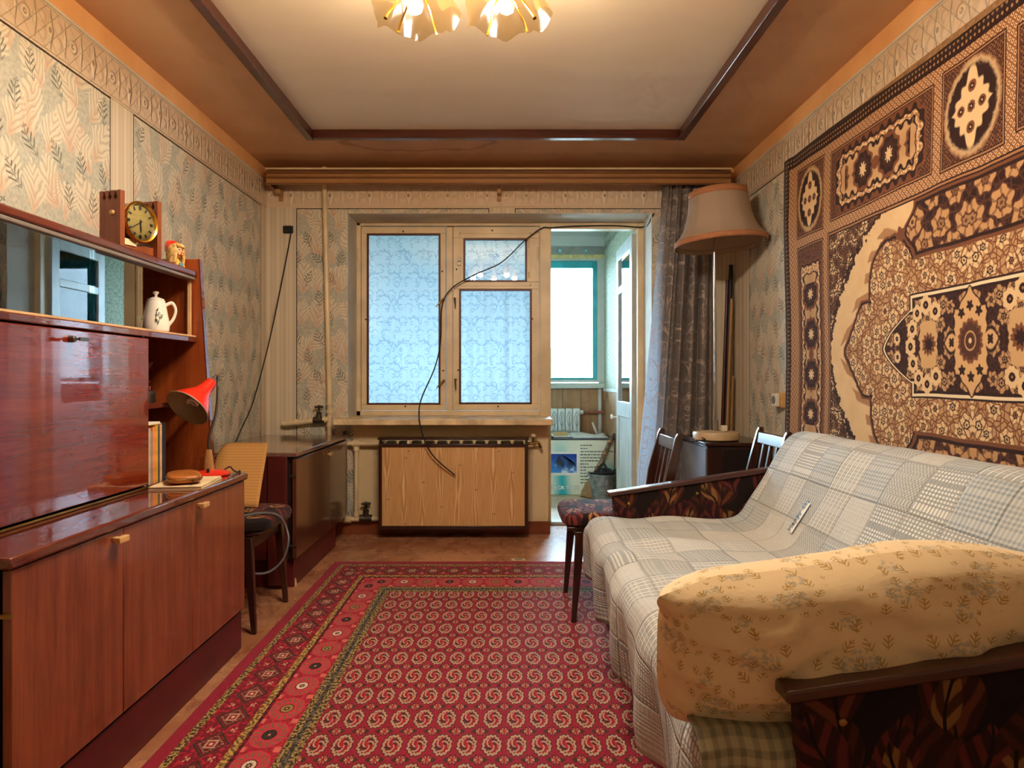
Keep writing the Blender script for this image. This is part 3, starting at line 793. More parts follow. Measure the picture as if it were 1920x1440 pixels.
# ---- quilted bedspread (UV in metres)
def quilt_material():
    g = G('patchwork_bedspread'); U, V, W = g.tc('UV')
    PW = 0.155
    iu, pu = g.rep(U, PW); iv, pv = g.rep(V, PW)
    r = g.white(iu * 1.3 + 0.2, iv * 2.1, 4.0)
    r2 = g.white(iu + 7.0, iv, 9.0)
    off = g.mix(g.noise(g.vec(U, V), 40.0, 3.0), rgb(176, 179, 177), rgb(194, 196, 192))
    blue = rgb(136, 148, 154); taupe = rgb(168, 160, 142); pale = rgb(200, 204, 200)
    k = 2 * math.pi
    s1 = g.sin(U * (k / 0.0155)); s2 = g.sin(V * (k / 0.0155))
    ging = g.mix(g.m('ADD', g.ss(s1, -0.3, 0.3) * 0.5, g.ss(s2, -0.3, 0.3) * 0.5), off, blue)
    lat = g.mix(g.ss(g.abs(g.sin((U + V) * 210.0)) * g.abs(g.sin((U - V) * 210.0)), 0.25, 0.6), off, rgb(128, 140, 148))
    dots = g.mix(g.ss(g.len(g.rep(U, 0.014)[1], g.rep(V, 0.014)[1]), 0.0052, 0.0038), rgb(148, 152, 150), rgb(214, 214, 208))
    stv = g.rep(V, 0.026)[1]
    strp = g.mix(g.ss(g.abs(stv), 0.004, 0.0025), g.mix(g.ss(s1, -0.2, 0.2) * 0.5, off, blue), rgb(212, 212, 206))
    strp = g.mix(g.band(g.abs(stv), 0.0045, 0.0065), strp, rgb(132, 136, 134))
    col = off
    col = g.mix(g.lt(r, 0.78), col, ging)
    col = g.mix(g.lt(r, 0.55), col, lat)
    col = g.mix(g.lt(r, 0.36), col, strp)
    col = g.mix(g.lt(r, 0.14), col, dots)
    col = g.mix((1.0 - g.ss(r2, 0.2, 0.8)) * 0.25, col, taupe)
    seam = g.min(PW / 2 - g.abs(pu), PW / 2 - g.abs(pv))
    col = g.mix(g.ss(seam, 0.0022, 0.0008) * 0.55, col, rgb(130, 128, 122))
    hgt = g.ss(seam, 0.0, 0.008) + (s1 + s2) * 0.05 + g.noise(g.vec(U * 0.35, V * 1.6), 26.0, 3.0, 0.6, 0.8) * 0.5
    return g.done(g.shader(col, 0.85, 0, 0.2, normal=g.bump(hgt, 0.5, 0.012), sheen=0.1))
M['quilt'] = quilt_material()
g = G('gingham_lining'); U, V, W = g.tc('UV'); k = 2 * math.pi
s1 = g.sin(U * (k / 0.022)); s2 = g.sin(V * (k / 0.022))
M['gingham'] = g.done(g.shader(g.mix(g.m('ADD', g.ss(s1, -0.2, 0.5) * 0.5, g.ss(s2, -0.2, 0.5) * 0.5), rgb(176, 168, 138), rgb(120, 118, 100)), 0.9, 0, 0.1))

# ---- pillow case
g = G('floral_pillowcase'); U, V, W = g.tc('UV')
base = g.mix(g.noise(g.vec(U, V), 18.0, 3.0), rgb(224, 200, 156), rgb(234, 212, 170))
n = g.noise(g.vec(U, V), 60.0, 3.0, 0.6)
n2 = g.noise(g.vec(U + 3.0, V), 110.0, 2.0)
for cw, sd, rad in ((0.165, 0.0, 0.070), (0.165, 5.0, 0.032)):
    vy = V / (cw * 0.78) + sd * 0.1; j = g.floor(vy)
    ux = U / cw + g.m('MODULO', g.abs(j), 2.0) * 0.5 + sd * 0.1; i = g.floor(ux)
    rx = g.white(i, j, 2.0 + sd) - 0.5; ry = g.white(j, i, 6.0 + sd) - 0.5
    lx = (ux - i - 0.5 - rx * 0.25) * cw; ly = (vy - j - 0.5 - ry * 0.25) * cw * 0.78
    r = g.len(lx, ly * 1.15); th = g.atan2(ly, lx)
    spray = r + g.sin(th * 5.0 + rx * 9.0) * rad * 0.26
    mk, ph, dq, tq = frond(g, U + sd * 0.013, V, 0.034, 0.034, 3.0 + sd, 0.0125, 0.0095, 1.0, 0.92)
    leaf = g.ss(spray, rad, rad * 0.85) * mk
    base = g.mix(leaf * g.max(g.ss(ph, 0.0, 0.5), g.lt(dq, 0.0011)) * 0.8, base, rgb(172, 136, 58))
    blos = g.ss(n2, 0.46, 0.56) * g.ss(r, rad * 0.60, rad * 0.42)
    base = g.mix(blos * 0.65, base, rgb(168, 166, 152))
M['pillow'] = g.done(g.shader(base, 0.8, 0, 0.2, normal=g.bump(g.noise(g.vec(U, V), 30.0, 2.0), 0.1, 0.01), sheen=0.1))

# ---- dark leafy upholstery
def upholstery(name, ax, gain=1.0):
    g = G(name); X, Y, Z = g.tc('Object')
    p, q = {'xz': (X, Z), 'yz': (Y, Z), 'xy': (X, Y)}[ax]
    wp = p + (g.noise(g.vec(X, Y, Z), 5.0, 2.0) - 0.5) * 0.10; wq = q + (g.noise(g.vec(Z, X, Y), 5.0, 2.0) - 0.5) * 0.10
    col = g.mix(g.noise(g.vec(X, Y, Z), 12.0, 2.0), rgb(14, 9, 9), rgb(30, 15, 13))
    for sd, cw, ch, hw, c1, c2 in ((2.1, 0.17, 0.19, 0.075, rgb(66, 30, 20), rgb(40, 18, 14)), (7.3, 0.21, 0.16, 0.06, rgb(92, 46, 26), rgb(48, 20, 16)), (4.6, 0.13, 0.15, 0.045, rgb(88, 34, 32), rgb(44, 18, 18)), (11.0, 0.16, 0.12, 0.030, rgb(126, 86, 50), rgb(64, 34, 20))):
        mk, ph, d, t = frond(g, wp + sd * 0.31, wq + sd * 0.17, cw, ch, sd, hw, 0.055, 1.5, 0.8)
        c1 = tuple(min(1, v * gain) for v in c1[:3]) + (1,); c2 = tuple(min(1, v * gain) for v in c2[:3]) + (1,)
        lc = g.mix(g.ss(ph, -0.3, 0.6), c2, c1)
        lc = g.mix(g.lt(d, 0.003), lc, rgb(28, 14, 12))
        col = g.mix(mk, col, lc)
    return g.done(g.shader(col, 0.85, 0, 0.2, sheen=0.05))
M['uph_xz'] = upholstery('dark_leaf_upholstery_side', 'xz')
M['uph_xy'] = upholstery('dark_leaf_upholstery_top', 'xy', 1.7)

# ---- damask curtains (UV in metres)
def damask(name, ground, fig, trans_c, trans, rough=0.5, cell=0.17, satin=0.0):
    g = G(name); U, V, W = g.tc('UV')
    wu = U + (g.noise(g.vec(U, V), 7.0, 2.0) - 0.5) * 0.022; wv = V + (g.noise(g.vec(V, U, 2.0), 7.0, 2.0) - 0.5) * 0.022
    pat = None
    for sd, k in ((0.0, 1.0), (0.41, 0.58)):
        cw = cell * k; j = g.floor(wv / cw + sd)
        xs = wu / cw + g.m('MODULO', g.abs(j), 2.0) * 0.5 + sd; i = g.floor(xs)
        fl = g.m('MULTIPLY', g.m('SUBTRACT', g.gt(g.white(i, j, sd), 0.5), 0.5), 2.0)
        lx = (xs - i - 0.5) * cw * fl; ly = (wv / cw + sd - j - 0.45) * cw
        r = g.len(lx, ly); th = g.atan2(ly, lx)
        R0 = cw * 0.34
        arc = g.ss(cw * 0.036 * g.ss(g.abs(th - 1.1), 1.9, 0.2) - g.abs(r - R0 - th * cw * 0.03), 0.0, cw * 0.012)
        barb = g.band(r, R0, R0 + cw * 0.15) * g.ss(g.sin(th * 11.0 - r * 120.0), 0.45, 0.8) * g.band(th, 0.2, 2.9)
        curl = g.ss(g.abs(g.len(lx - R0 * 0.45, ly + R0 * 0.35) - R0 * 0.36), 0.0045, 0.002) * g.gt(lx, R0 * 0.2)
        p_ = g.max(arc, barb, curl)
        pat = p_ if pat is None else g.max(pat, p_)
    spk = g.noise(g.vec(U, V), 160.0, 2.0)
    gr = g.mix(g.ss(spk, 0.4, 0.6) * 0.25, ground, fig)
    col = g.mix(pat, gr, fig)
    tcol = g.mix(pat * 0.75, trans_c[0], trans_c[1])
    nm = g.bump(g.max(pat, spk * 0.2), 0.25, 0.004)
    front = g.shader(col, g.m('SUBTRACT', rough, pat * 0.15), 0, 0.5, normal=nm, sheen=satin)
    return g.done(g.mixsh(trans, front, g.bsdf('Translucent', tcol)))
M['curtain'] = damask('slate_damask_curtain', rgb(128, 119, 115), rgb(212, 196, 182), (rgb(190, 196, 206), rgb(120, 128, 148)), 0.36, 0.5, 0.22)
M['sheer'] = damask('pale_blue_damask_sheer', rgb(208, 216, 220), rgb(150, 164, 176), (rgb(140, 154, 163), rgb(104, 126, 146)), 0.62, 0.6, 0.17)
M['sheer2'] = M['sheer']

# ---- lamp shade cloth and braid
g = G('beige_lampshade_cloth'); X, Y, Z = g.tc('Object')
c = g.mix(g.noise(g.vec(X, Y, Z * 0.2), 60.0, 2.0), rgb(186, 164, 140), rgb(200, 178, 154))
M['shade'] = g.done(g.mixsh(0.3, g.shader(c, 0.8, 0, 0.2), g.bsdf('Translucent', rgb(206, 184, 156))))
g = G('rust_braid'); X, Y, Z = g.tc('Object')
th = g.atan2(Y, X)
M['braid'] = g.done(g.shader(g.mix(g.ss(g.sin(th * 150.0 + Z * 500.0), -0.3, 0.4), rgb(148, 86, 54), rgb(206, 152, 110)), 0.8, 0, 0.2))
# ---- chandelier glass: frosted amber petals that let the bulb through
g = G('frosted_amber_petal')
tr = g.bsdf('Translucent', (0.085, 0.052, 0.020, 1)); tp = g.bsdf('Transparent', (1.0, 0.86, 0.62, 1))
gl = g.bsdf('Glossy', (1, 1, 1, 1), 0.1)
M['petal'] = g.done(g.mixsh(0.03, g.mixsh(0.72, tr, tp), gl))
g = G('lit_bulb_glass')
M['lit_bulb'] = g.done(g.shader(rgb(255, 230, 180), 0.3, emit=(1.0, 0.62, 0.28, 1), emit_s=0.45))

# corrugated card
g = G('corrugated_card'); X, Y, Z = g.tc('Object')
M['card'] = g.done(g.shader(g.mix(g.ss(g.sin(Z * 520.0), -0.5, 0.5) * 0.35, rgb(190, 142, 84), rgb(160, 112, 60)), 0.8, 0, 0.1))
# balcony wallpapers
g = G('balcony_wallpaper'); X, Y, Z = g.tc('Object')
n = g.noise(g.vec(X, Y * 3.0, Z * 3.0), 14.0, 3.0)
M['balcony_paper'] = g.done(g.shader(g.mix(g.ss(n, 0.45, 0.58), rgb(186, 194, 168), rgb(146, 160, 142)), 0.8, 0, 0.2))
# television carton print: pale ground, turquoise diagonal glow bands
g = G('carton_print'); X, Y, Z = g.tc('Object')
f = g.ss(g.abs(X - 0.50 + (Z - 0.25) * 0.05), 0.11, 0.0) * g.ss(Z, 0.60, 0.2) + g.ss(g.len((X - 1.0) * 1.2, Z - 0.16), 0.24, 0.02) + g.ss(Z, 0.05, 0.01) * 0.1
cc = g.sin(g.len(X - 0.55, (Z - 1.6)) * 330.0)
pc = g.mix(g.ss(cc, 0.6, 0.95) * 0.25 * g.gt(Z, 0.43), rgb(220, 222, 204), rgb(150, 176, 170))
M['carton'] = g.done(g.shader(g.mix(g.m('MINIMUM', f, 1.0), pc, rgb(38, 176, 184)), 0.55, 0, 0.4))
g = G('carton_sky_photo'); X, Y, Z = g.tc('Object')
cl = g.ss(g.noise(g.vec(X, Z), 16.0, 4.0), 0.5, 0.66) * g.ss(Z, 0.34, 0.16)
M['skyphoto'] = g.done(g.shader(g.mix(cl, g.mix(g.ss(Z, 0.15, 0.38), rgb(60, 140, 214), rgb(14, 64, 158)), rgb(226, 232, 238)), 0.4))
M['palm'] = plain('palm_print', rgb(40, 60, 84), 0.5)
M['letter'] = plain('white_lettering', rgb(236, 240, 236), 0.5, var=0.01)
M['letter_dark'] = plain('dark_lettering', rgb(70, 96, 100), 0.5, var=0.01)
g = G('banknote_print'); X, Y, Z = g.tc('Object')
n = g.noise(g.vec(X, Y, Z), 40.0, 3.0)
M['note'] = g.done(g.shader(g.mix(g.ss(n, 0.42, 0.6), rgb(206, 206, 160), rgb(128, 140, 104)), 0.6))
# ------------------------------------------------------------------ the room
XL, XR, YB, YR, ZC = -1.653, 1.56, 4.88, -0.9, 2.51      # left, right, window wall, wall behind the camera, ceiling
def struct(name, mb, mat, **k): return obj(name, mb, mat, kind='structure', **k)

struct('floor', MB().box(XL - 0.15, XR + 0.15, YR - 0.15, 5.25, -0.12, 0.0), M['floor'])
struct('ceiling', MB().box(XL - 0.15, XR + 0.15, YR - 0.15, 5.25, ZC, ZC + 0.12), M['ceiling'])
struct('wall_left', MB().box(XL - 0.15, XL, YR - 0.15, 5.25, 0, ZC), M['wall_left'])
struct('wall_right', MB().box(XR, XR + 0.15, YR - 0.15, 5.25, 0, ZC), M['wall_right'])
struct('wall_rear', MB().box(XL, XR, YR - 0.15, YR, 0, ZC), M['wall_rear'])
OL, OR_, OT, DL = -1.096, 1.0, 2.204, 0.286              # window and door opening
wb = MB()
wb.box(XL, OL, YB, 5.25, 0, ZC).box(OR_, XR, YB, 5.25, 0, ZC).box(OL, OR_, YB, 5.25, OT, ZC).box(OL, DL, YB, 5.25, 0, 0.753)
back = struct('wall_back', wb, M['wall_back'])
# plastered reveals of the opening
rv = MB()
rv.box(OL, OL + 0.004, YB + 0.002, 5.25, 0.795, OT).box(OR_ - 0.004, OR_, YB + 0.002, 5.25, 0, OT).box(OL, OR_, YB + 0.002, 5.25, OT - 0.004, OT)
obj('reveal', rv, M['reveal'], back)
# embossed frieze paper round the room
struct('trim_1', MB().box(XL, XL + 0.004, YR, YB, 2.235, 2.41), M['frieze_y'])
struct('trim_2', MB().box(XR - 0.004, XR, YR, YB, 2.235, 2.41), M['frieze_y'])
struct('trim_3', MB().box(XL + 0.004, XR - 0.004, YB - 0.004, YB, 2.24, 2.41), M['frieze_x'])
# cove bead above the frieze
struct('trim_4', MB().box(XL, XL + 0.009, YR, YB, 2.407, 2.419), M['reveal'])
struct('trim_5', MB().box(XR - 0.009, XR, YR, YB, 2.407, 2.419), M['reveal'])
# wooden trim hanging under the ceiling round the pale field
TX0, TX1, TY0, TY1 = -1.13, 1.0, 0.15, 4.12
tw, th_ = 0.045, 0.05
for n, (x0, x1, y0, y1) in enumerate(((TX0, TX1, TY1, TY1 + tw), (TX0, TX1, TY0 - tw, TY0), (TX0 - tw, TX0, TY0 - tw, TY1 + tw), (TX1, TX1 + tw, TY0 - tw, TY1 + tw))):
    struct('trim_%d' % (6 + n), MB().box(x0, x1, y0, y1, ZC - th_, ZC - 0.0005), M['trim'], bevel=0.004)
# baseboards
struct('baseboard_back', MB().box(XL, DL + 0.012, YB - 0.018, YB, 0, 0.085), M['baseboard'], bevel=0.004)
struct('baseboard_left', MB().box(XL, XL + 0.018, YR, YB - 0.02, 0, 0.085), M['baseboard'], bevel=0.004)
struct('baseboard_right', MB().box(XR - 0.018, XR, YR, YB, 0, 0.085), M['baseboard'], bevel=0.004)

# window sill
struct('window_sill', MB().box(-1.152, 0.307, 4.70, 5.175, 0.754, 0.795), M['sill_paint'], bevel=0.006)

# ---- the window: frame, two casements, a small vent casement
YW = 5.18
def fx(px): return (px - CX) / F * YW
def fz(py): return H - (py - CY) / F * YW
win = thing('window_1', None, None, (-0.39, YW, 0.80), kind='structure')
fr = MB()
fr.box(fx(668), fx(677), 5.17, 5.25, 0.795, 2.198).box(fx(837), fx(849), 5.175, 5.25, 0.795, 2.17)
fr.box(fx(668), fx(1012), 5.17, 5.25, fz(424), 2.198).box(fx(668), fx(1012), 5.17, 5.25, 0.795, fz(770))
obj('frame', fr, M['frame_paint'], win, bevel=0.004)
def casement(px0, px1, py0, py1, holes, y0=5.168, y1=5.215, parent=None, name='casement', mat='frame_paint', proud=0.0):
    """a sash with rectangular openings (stacked), each with an oxblood bead and a pane"""
    mb = MB()
    zs = sorted([fz(py1)] + [fz(h[3]) for h in holes] + [fz(h[2]) for h in holes] + [fz(py0)])
    for h in holes:
        mb.box(fx(px0), fx(h[0]), y0, y1, fz(h[3]), fz(h[2])).box(fx(h[1]), fx(px1), y0, y1, fz(h[3]), fz(h[2]))
    hs = sorted(holes, key=lambda h: h[2])
    mb.box(fx(px0), fx(px1), y0, y1, fz(hs[0][2]), fz(py0))
    for a, b in zip(hs, hs[1:]): mb.box(fx(px0), fx(px1), y0, y1, fz(b[2]), fz(a[3]))
    mb.box(fx(px0), fx(px1), y0, y1, fz(py1), fz(hs[-1][3]))
    c = obj(name, mb, M[mat], parent, bevel=0.003)
    for h in holes:
        b = MB(); t = 0.014
        x0, x1, z0, z1 = fx(h[0]), fx(h[1]), fz(h[3]), fz(h[2])
        b.box(x0, x0 + t, y0 + 0.004, y0 + 0.02, z0, z1).box(x1 - t, x1, y0 + 0.004, y0 + 0.02, z0, z1)
        b.box(x0 + t, x1 - t, y0 + 0.004, y0 + 0.02, z0, z0 + t).box(x0 + t, x1 - t, y0 + 0.004, y0 + 0.02, z1 - t, z1)
        obj('bead', b, M['bead'], c)
        obj('pane', MB().box(x0, x1, y0 + 0.022, y0 + 0.026, z0, z1), M['glass'], c)
    return c
c1 = casement(678, 836, 426, 769, [(688, 826, 438, 759)], parent=win)
c2 = casement(850, 1011, 426, 769, [(869, 988, 447, 529), (861, 997, 542, 758)], parent=win)
# raised rebate of the vent casement
vb = MB()
for a in ((861, 864, 437, 536), (993, 996, 437, 536), (861, 996, 437, 439), (861, 996, 534, 537)):
    vb.box(fx(a[0]), fx(a[1]), 5.162, 5.17, fz(a[3]), fz(a[2]))
obj('vent_edge', vb, M['frame_paint'], c2, bevel=0.001)
def latch(px, py, parent, tilt):
    """window lever with a round rose"""
    p = P(px, py, 5.165); mb = MB()
    mb.cone(p, p - Vector((0, 0.02, 0)), 0.011, 0.009, 12)
    a = p - Vector((0, 0.02, 0)); b = a + Vector((math.sin(tilt) * 0.075, -0.012, -math.cos(tilt) * 0.075))
    mb.tube([a, a + (b - a) * 0.3 + Vector((0, -0.006, 0)), b], [0.006, 0.0065, 0.004], 8)
    obj('handle', mb, M['brass'], parent)
latch(831, 562, c1, -0.75); latch(832, 714, c1, -0.75); latch(853, 559, c2, 0.08); latch(854, 712, c2, 0.05)
def screw(px, py, parent):
    p = P(px, py, 5.168)
    obj('screw', MB().cone(p, p - Vector((0, 0.004, 0)), 0.0065, 0.006, 10), M['iron'], parent)
for q in ((756, 434), (829, 509), (831, 695), (760, 762), (686, 599)): screw(*q, c1)
for q in ((923, 432), (856, 505), (859, 694), (934, 762), (998, 598)): screw(*q, c2)
for px, py, c in ((672, 477, c1), (674, 716, c1), (1009, 475, c2), (1011, 713, c2), (992, 458, c2), (992, 515, c2)):
    p = P(px, py, 5.165); obj('hinge', MB().cone(p - Vector((0, 0, 0.045 if px != 992 else 0.022)), p + Vector((0, 0, 0.045 if px != 992 else 0.022)), 0.006, 0.006, 10), M['frame_paint'], c)
p = P(861, 490, 5.163)
obj('vent_latch', MB().box(p.x - 0.012, p.x + 0.012, 5.150, 5.163, p.z - 0.03, p.z + 0.03).cone(p + Vector((0, -0.012, 0)), p + Vector((0, -0.03, 0)), 0.008, 0.006, 10), M['steel'], c2, bevel=0.002)

# ---- balcony door: jambs, head, leaf swung out on to the balcony
door = thing('door_1', None, None, (0.63, YW, 0.0), kind='structure')
fr = MB()
fr.box(fx(1012), fx(1033), 5.165, 5.25, 0.0, 2.198).box(fx(1195), fx(1208), 5.165, 5.25, 0.0, 2.198).box(fx(1033), fx(1195), 5.165, 5.25, fz(430), 2.198)
obj('frame', fr, M['frame_paint'], door, bevel=0.004)
obj('threshold', MB().box(fx(1033), fx(1195), 5.16, 5.25, 0.0, 0.022), M['door_paint'], door, bevel=0.004)
LX0, LX1, LY0, LY1 = 0.925, 0.962, 5.252, 5.99
lf = MB()
lf.box(LX0, LX1, LY0, LY0 + 0.095, 0.03, 2.14).box(LX0, LX1, LY1 - 0.095, LY1, 0.03, 2.14)
lf.box(LX0, LX1, LY0 + 0.095, LY1 - 0.095, 0.03, 0.14).box(LX0, LX1, LY0 + 0.095, LY1 - 0.095, 0.76, 0.88)
lf.box(LX0, LX1, LY0 + 0.095, LY1 - 0.095, 2.04, 2.14).box(LX0, LX1, LY0 + 0.095, LY1 - 0.095, 1.76, 1.82)
leaf = obj('leaf', lf, M['door_paint'], door, bevel=0.004)
for z0, z1 in ((0.88, 1.76), (1.82, 2.04)):
    obj('pane', MB().box(0.942, 0.946, LY0 + 0.09, LY1 - 0.09, z0 - 0.005, z1 + 0.005), M['glass'], leaf)
for k in range(6):
    a = LY0 + 0.095 + k * (LY1 - LY0 - 0.19) / 6
    obj('board', MB().box(LX0 + 0.009, LX1 - 0.009, a + 0.0015, a + (LY1 - LY0 - 0.19) / 6 - 0.0015, 0.14, 0.76), M['door_paint'], leaf, bevel=0.003)
kp = Vector((LX0, LY1 - 0.05, 0.745))
obj('knob', MB().lathe([(0.018, 0), (0.018, 0.004), (0.007, 0.006), (0.006, 0.03), (0.016, 0.036), (0.02, 0.046), (0.014, 0.056), (0.002, 0.058)], Matrix.Translation(kp) @ Matrix.Rotation(-math.pi/2, 4, 'Y'), 16, True), M['china'], leaf)

# ------------------------------------------------------------------ balcony
BX, BY = 1.0, 7.27
struct('floor_balcony', MB().box(-1.95, 1.15, 5.25, 7.45, -0.12, 0.0), M['lino_balcony'])
struct('ceiling_balcony', MB().box(-1.95, 1.15, 5.25, 7.45, 2.52, 2.62), M['balcony_white'])
struct('wall_balcony_right', MB().box(BX, BX + 0.15, 5.25, 7.45, 0, 2.52), M['balcony_paper'])
struct('wall_balcony_left', MB().box(-2.05, -1.9, 5.25, 7.45, 0, 2.52), M['balcony_paper'])
wo = MB().box(-1.9, BX, BY, 7.40, 0, 0.985).box(-1.9, BX, BY, 7.40, 2.30, 2.52).box(-1.9, -1.72, BY, 7.40, 0.985, 2.30).box(0.945, BX, BY, 7.40, 0.985, 2.30)
wob = struct('wall_balcony_outer', wo, M['balcony_white'])
pw = 0.19; k = 0; x = -1.9
while x < BX - 0.02:
    x1 = min(x + pw, BX)
    obj('panel', MB().box(x + 0.0015, x1 - 0.0015, BY - 0.012, BY, 0.0, 0.965), M['panelwood'], wob, bevel=0.002)
    x = x1
obj('border_strip', MB().box(-1.9, BX, BY - 0.006, BY, 2.335, 2.415), M['balcony_strip'], wob)
obj('border_strip', MB().box(-1.9, BX, BY - 0.006, BY, 2.295, 2.335), M['balcony_cream'], wob)
obj('ceiling_beam', MB().box(-1.9, BX, BY - 0.03, BY, 2.42, 2.52), M['balcony_white'], wob)
for k in range(12):
    cx_ = 0.81 - k * 0.265
    d = MB()
    d.prism([(cx_ - 0.026, 2.375), (cx_, 2.345), (cx_ + 0.026, 2.375), (cx_, 2.405)], 'y', BY - 0.008, BY - 0.006)
    q = obj('diamond', d, M['teal'], wob)
    obj('diamond_heart', MB().prism([(cx_ - 0.016, 2.375), (cx_, 2.357), (cx_ + 0.016, 2.375), (cx_, 2.393)], 'y', BY - 0.010, BY - 0.008), M['balcony_white'], q)
# panelling and border on the right balcony wall
wbr = bpy.data.objects['wall_balcony_right']
for k in range(10):
    y0 = 5.3 + k * 0.197
    obj('panel', MB().box(BX - 0.010, BX, y0 + 0.0015, y0 + 0.195, 0.0, 0.94), M['panelwood'], wbr, bevel=0.002)
obj('panel_rail', MB().box(BX - 0.016, BX, 5.27, BY - 0.03, 0.94, 0.97), M['balcony_white'], wbr)
for k in range(22):
    y0 = 5.30 + k * 0.088
    obj('border_check', MB().box(BX - 0.004, BX, y0, y0 + 0.05, 2.375, 2.43), M['balcony_strip'], wbr)
# balcony window in turquoise frames
w2 = thing('window_2', None, None, (-0.4, 7.33, 1.0), kind='structure')
f2 = MB().box(-1.72, 0.945, 7.27, 7.40, 2.275, 2.30).box(-1.72, 0.945, 7.27, 7.40, 1.03, 1.055).box(0.93, 0.945, 7.27, 7.40, 1.055, 2.275).box(-1.72, -1.705, 7.27, 7.40, 1.055, 2.275)
obj('outer_frame', f2, M['balcony_white'], w2)
xs = [-1.705, -0.82, 0.055, 0.93]
for a, b in zip(xs, xs[1:]):
    t = 0.045
    m_ = MB().box(a, a + t, 7.30, 7.36, 1.055, 2.275).box(b - t, b, 7.30, 7.36, 1.055, 2.275).box(a + t, b - t, 7.30, 7.36, 2.205, 2.275).box(a + t, b - t, 7.30, 7.36, 1.055, 1.075)
    s_ = obj('sash', m_, M['teal'], w2, bevel=0.003)
    obj('pane', MB().box(a + t - 0.004, b - t + 0.004, 7.328, 7.332, 1.07, 2.21), M['glass'], s_)
obj('sill', MB().box(-1.9, BX, 7.20, 7.27, 0.966, 1.02), M['balcony_white'], w2, bevel=0.006)
# what lies outside
struct('ground_outside', MB().box(-160, 160, 9, 300, -9.4, -9.0), M['ground'])
random.seed(5)
def tree(loc, h, r, label):
    t = thing('tree', label, 'tree', loc, group='trees outside the balcony')
    obj('trunk', MB().tube([(0, 0, 0), (0.1, 0, h * 0.35), (0, 0.1, h * 0.7)], [0.22, 0.17, 0.1], 8), M['bark'], t, world=False)
    bm = bmesh.new(); bmesh.ops.create_icosphere(bm, subdivisions=4, radius=1.0)
    mb = MB()
    vs = []
    for v in bm.verts:
        n = mnoise.fractal(v.co * 2.2 + Vector(loc), 0.9, 2.0, 4)
        vs.append(Vector((v.co.x * r, v.co.y * r, v.co.z * h * 0.42)) * (1 + 0.28 * n) + Vector((0, 0, h * 0.64)))
    mb.add(vs, [tuple(v.index for v in f.verts) for f in bm.faces]); bm.free()
    obj('crown', mb, M['foliage'], t, world=False)
tree((4.2, 60, -9.0), 11.6, 2.2, 'pale hazy tree crown low in the balcony window, leftmost of the trees')
tree((7.0, 66, -9.0), 12.0, 2.4, 'pale hazy tree crown low in the balcony window, near the turquoise frame')
tree((5.5, 90, -9.0), 12.6, 4.5, 'faint broad tree crown farthest behind the balcony window')

# balcony radiator
rad = thing('radiator', 'white sectional radiator on the balcony panelling behind the carton', 'radiator', (0.4, 7.2, 0.24))
for k in range(9):
    cx_ = 0.708 - k * 0.076
    s_ = MB().box(cx_ - 0.036, cx_ + 0.036, 7.165, 7.225, 0.24, 0.765)
    sec = obj('section', s_, M['white_iron'], rad, bevel=0.012)
    ln = MB()
    ln.box(cx_ - 0.0025, cx_ + 0.0025, 7.160, 7.166, 0.30, 0.70)
    for sx in (-1, 1):
        ln.tube([(cx_, 7.163, 0.735)] + [(cx_ + sx * 0.027 * math.sin(math.pi * t), 7.163, 0.735 - 0.15 * t) for t in (0.15, 0.35, 0.6, 0.85, 1.0)], 0.0022, 5)
    obj('groove', ln, M['rad_line'], sec)
obj('hub', MB().cone((0.742, 7.195, 0.725), (0.775, 7.195, 0.725), 0.022, 0.022, 14), M['white_iron'], rad)
obj('supply_pipe', MB().tube([(0.765, 7.195, 0.725), (0.99, 7.195, 0.725)], 0.013, 10), M['rustpipe'], rad)
# white corner post of the panelling
struct('trim_10', MB().box(0.935, 0.965, 7.235, 7.265, 0.0, 0.97), M['balcony_white'])

# television carton
box = thing('television_carton', 'big turquoise and white television carton on the balcony floor', 'box', (0.5, 6.8, 0.0))
body = obj('carton_body', MB().box(0.02, 0.985, 6.50, 7.08, 0.0, 0.505), M['carton'], box, bevel=0.006)
obj('lid_flap', MB().box(0.015, 0.99, 6.495, 7.085, 0.505, 0.513), M['black'], box)
ph = MB().box(0.30, 0.668, 6.4965, 6.4995, 0.180, 0.398)
obj('photo_border', ph, M['white_paper'], box)
obj('photo', MB().box(0.31, 0.64, 6.4945, 6.4965, 0.203, 0.376), M['skyphoto'], box)
pm = MB()
for k in range(15):
    t = k / 14; bx_ = 0.50 + 0.045 * math.sin(t * 2.5); bz = 0.374 - t * 0.10
    for sx in (-1, 1):
        L = 0.10 * math.sin(math.pi * min(1, t * 0.8 + 0.15))
        pm.prism([(bx_, bz), (bx_ + sx * L * 0.55, bz - 0.018), (bx_ + sx * L, bz - 0.062), (bx_ + sx * L * 0.5, bz - 0.028)], 'y', 6.4935, 6.4945)
obj('palm_leaf', pm, M['palm'], box)
lx_ = 0.378
for c_, ad in zip('COLOR TV PI', (0.031, 0.033, 0.026, 0.033, 0.031, 0.014, 0.028, 0.031, 0.014, 0.029, 0.015)):
    if c_ != ' ':
        mt = Matrix.Translation((lx_, 6.4985, 0.052)) @ Matrix.Rotation(math.pi / 2, 4, 'X')
        lt_ = obj('letter', text_mb(c_, 0.046, mt, 0.0012, fat=0.0006), M['letter'], box)
        obj('letter_outline', text_mb(c_, 0.046, mt, 0.0006, fat=0.0022), M['letter_dark'], lt_)
    lx_ += ad
tl = MB(); random.seed(3)
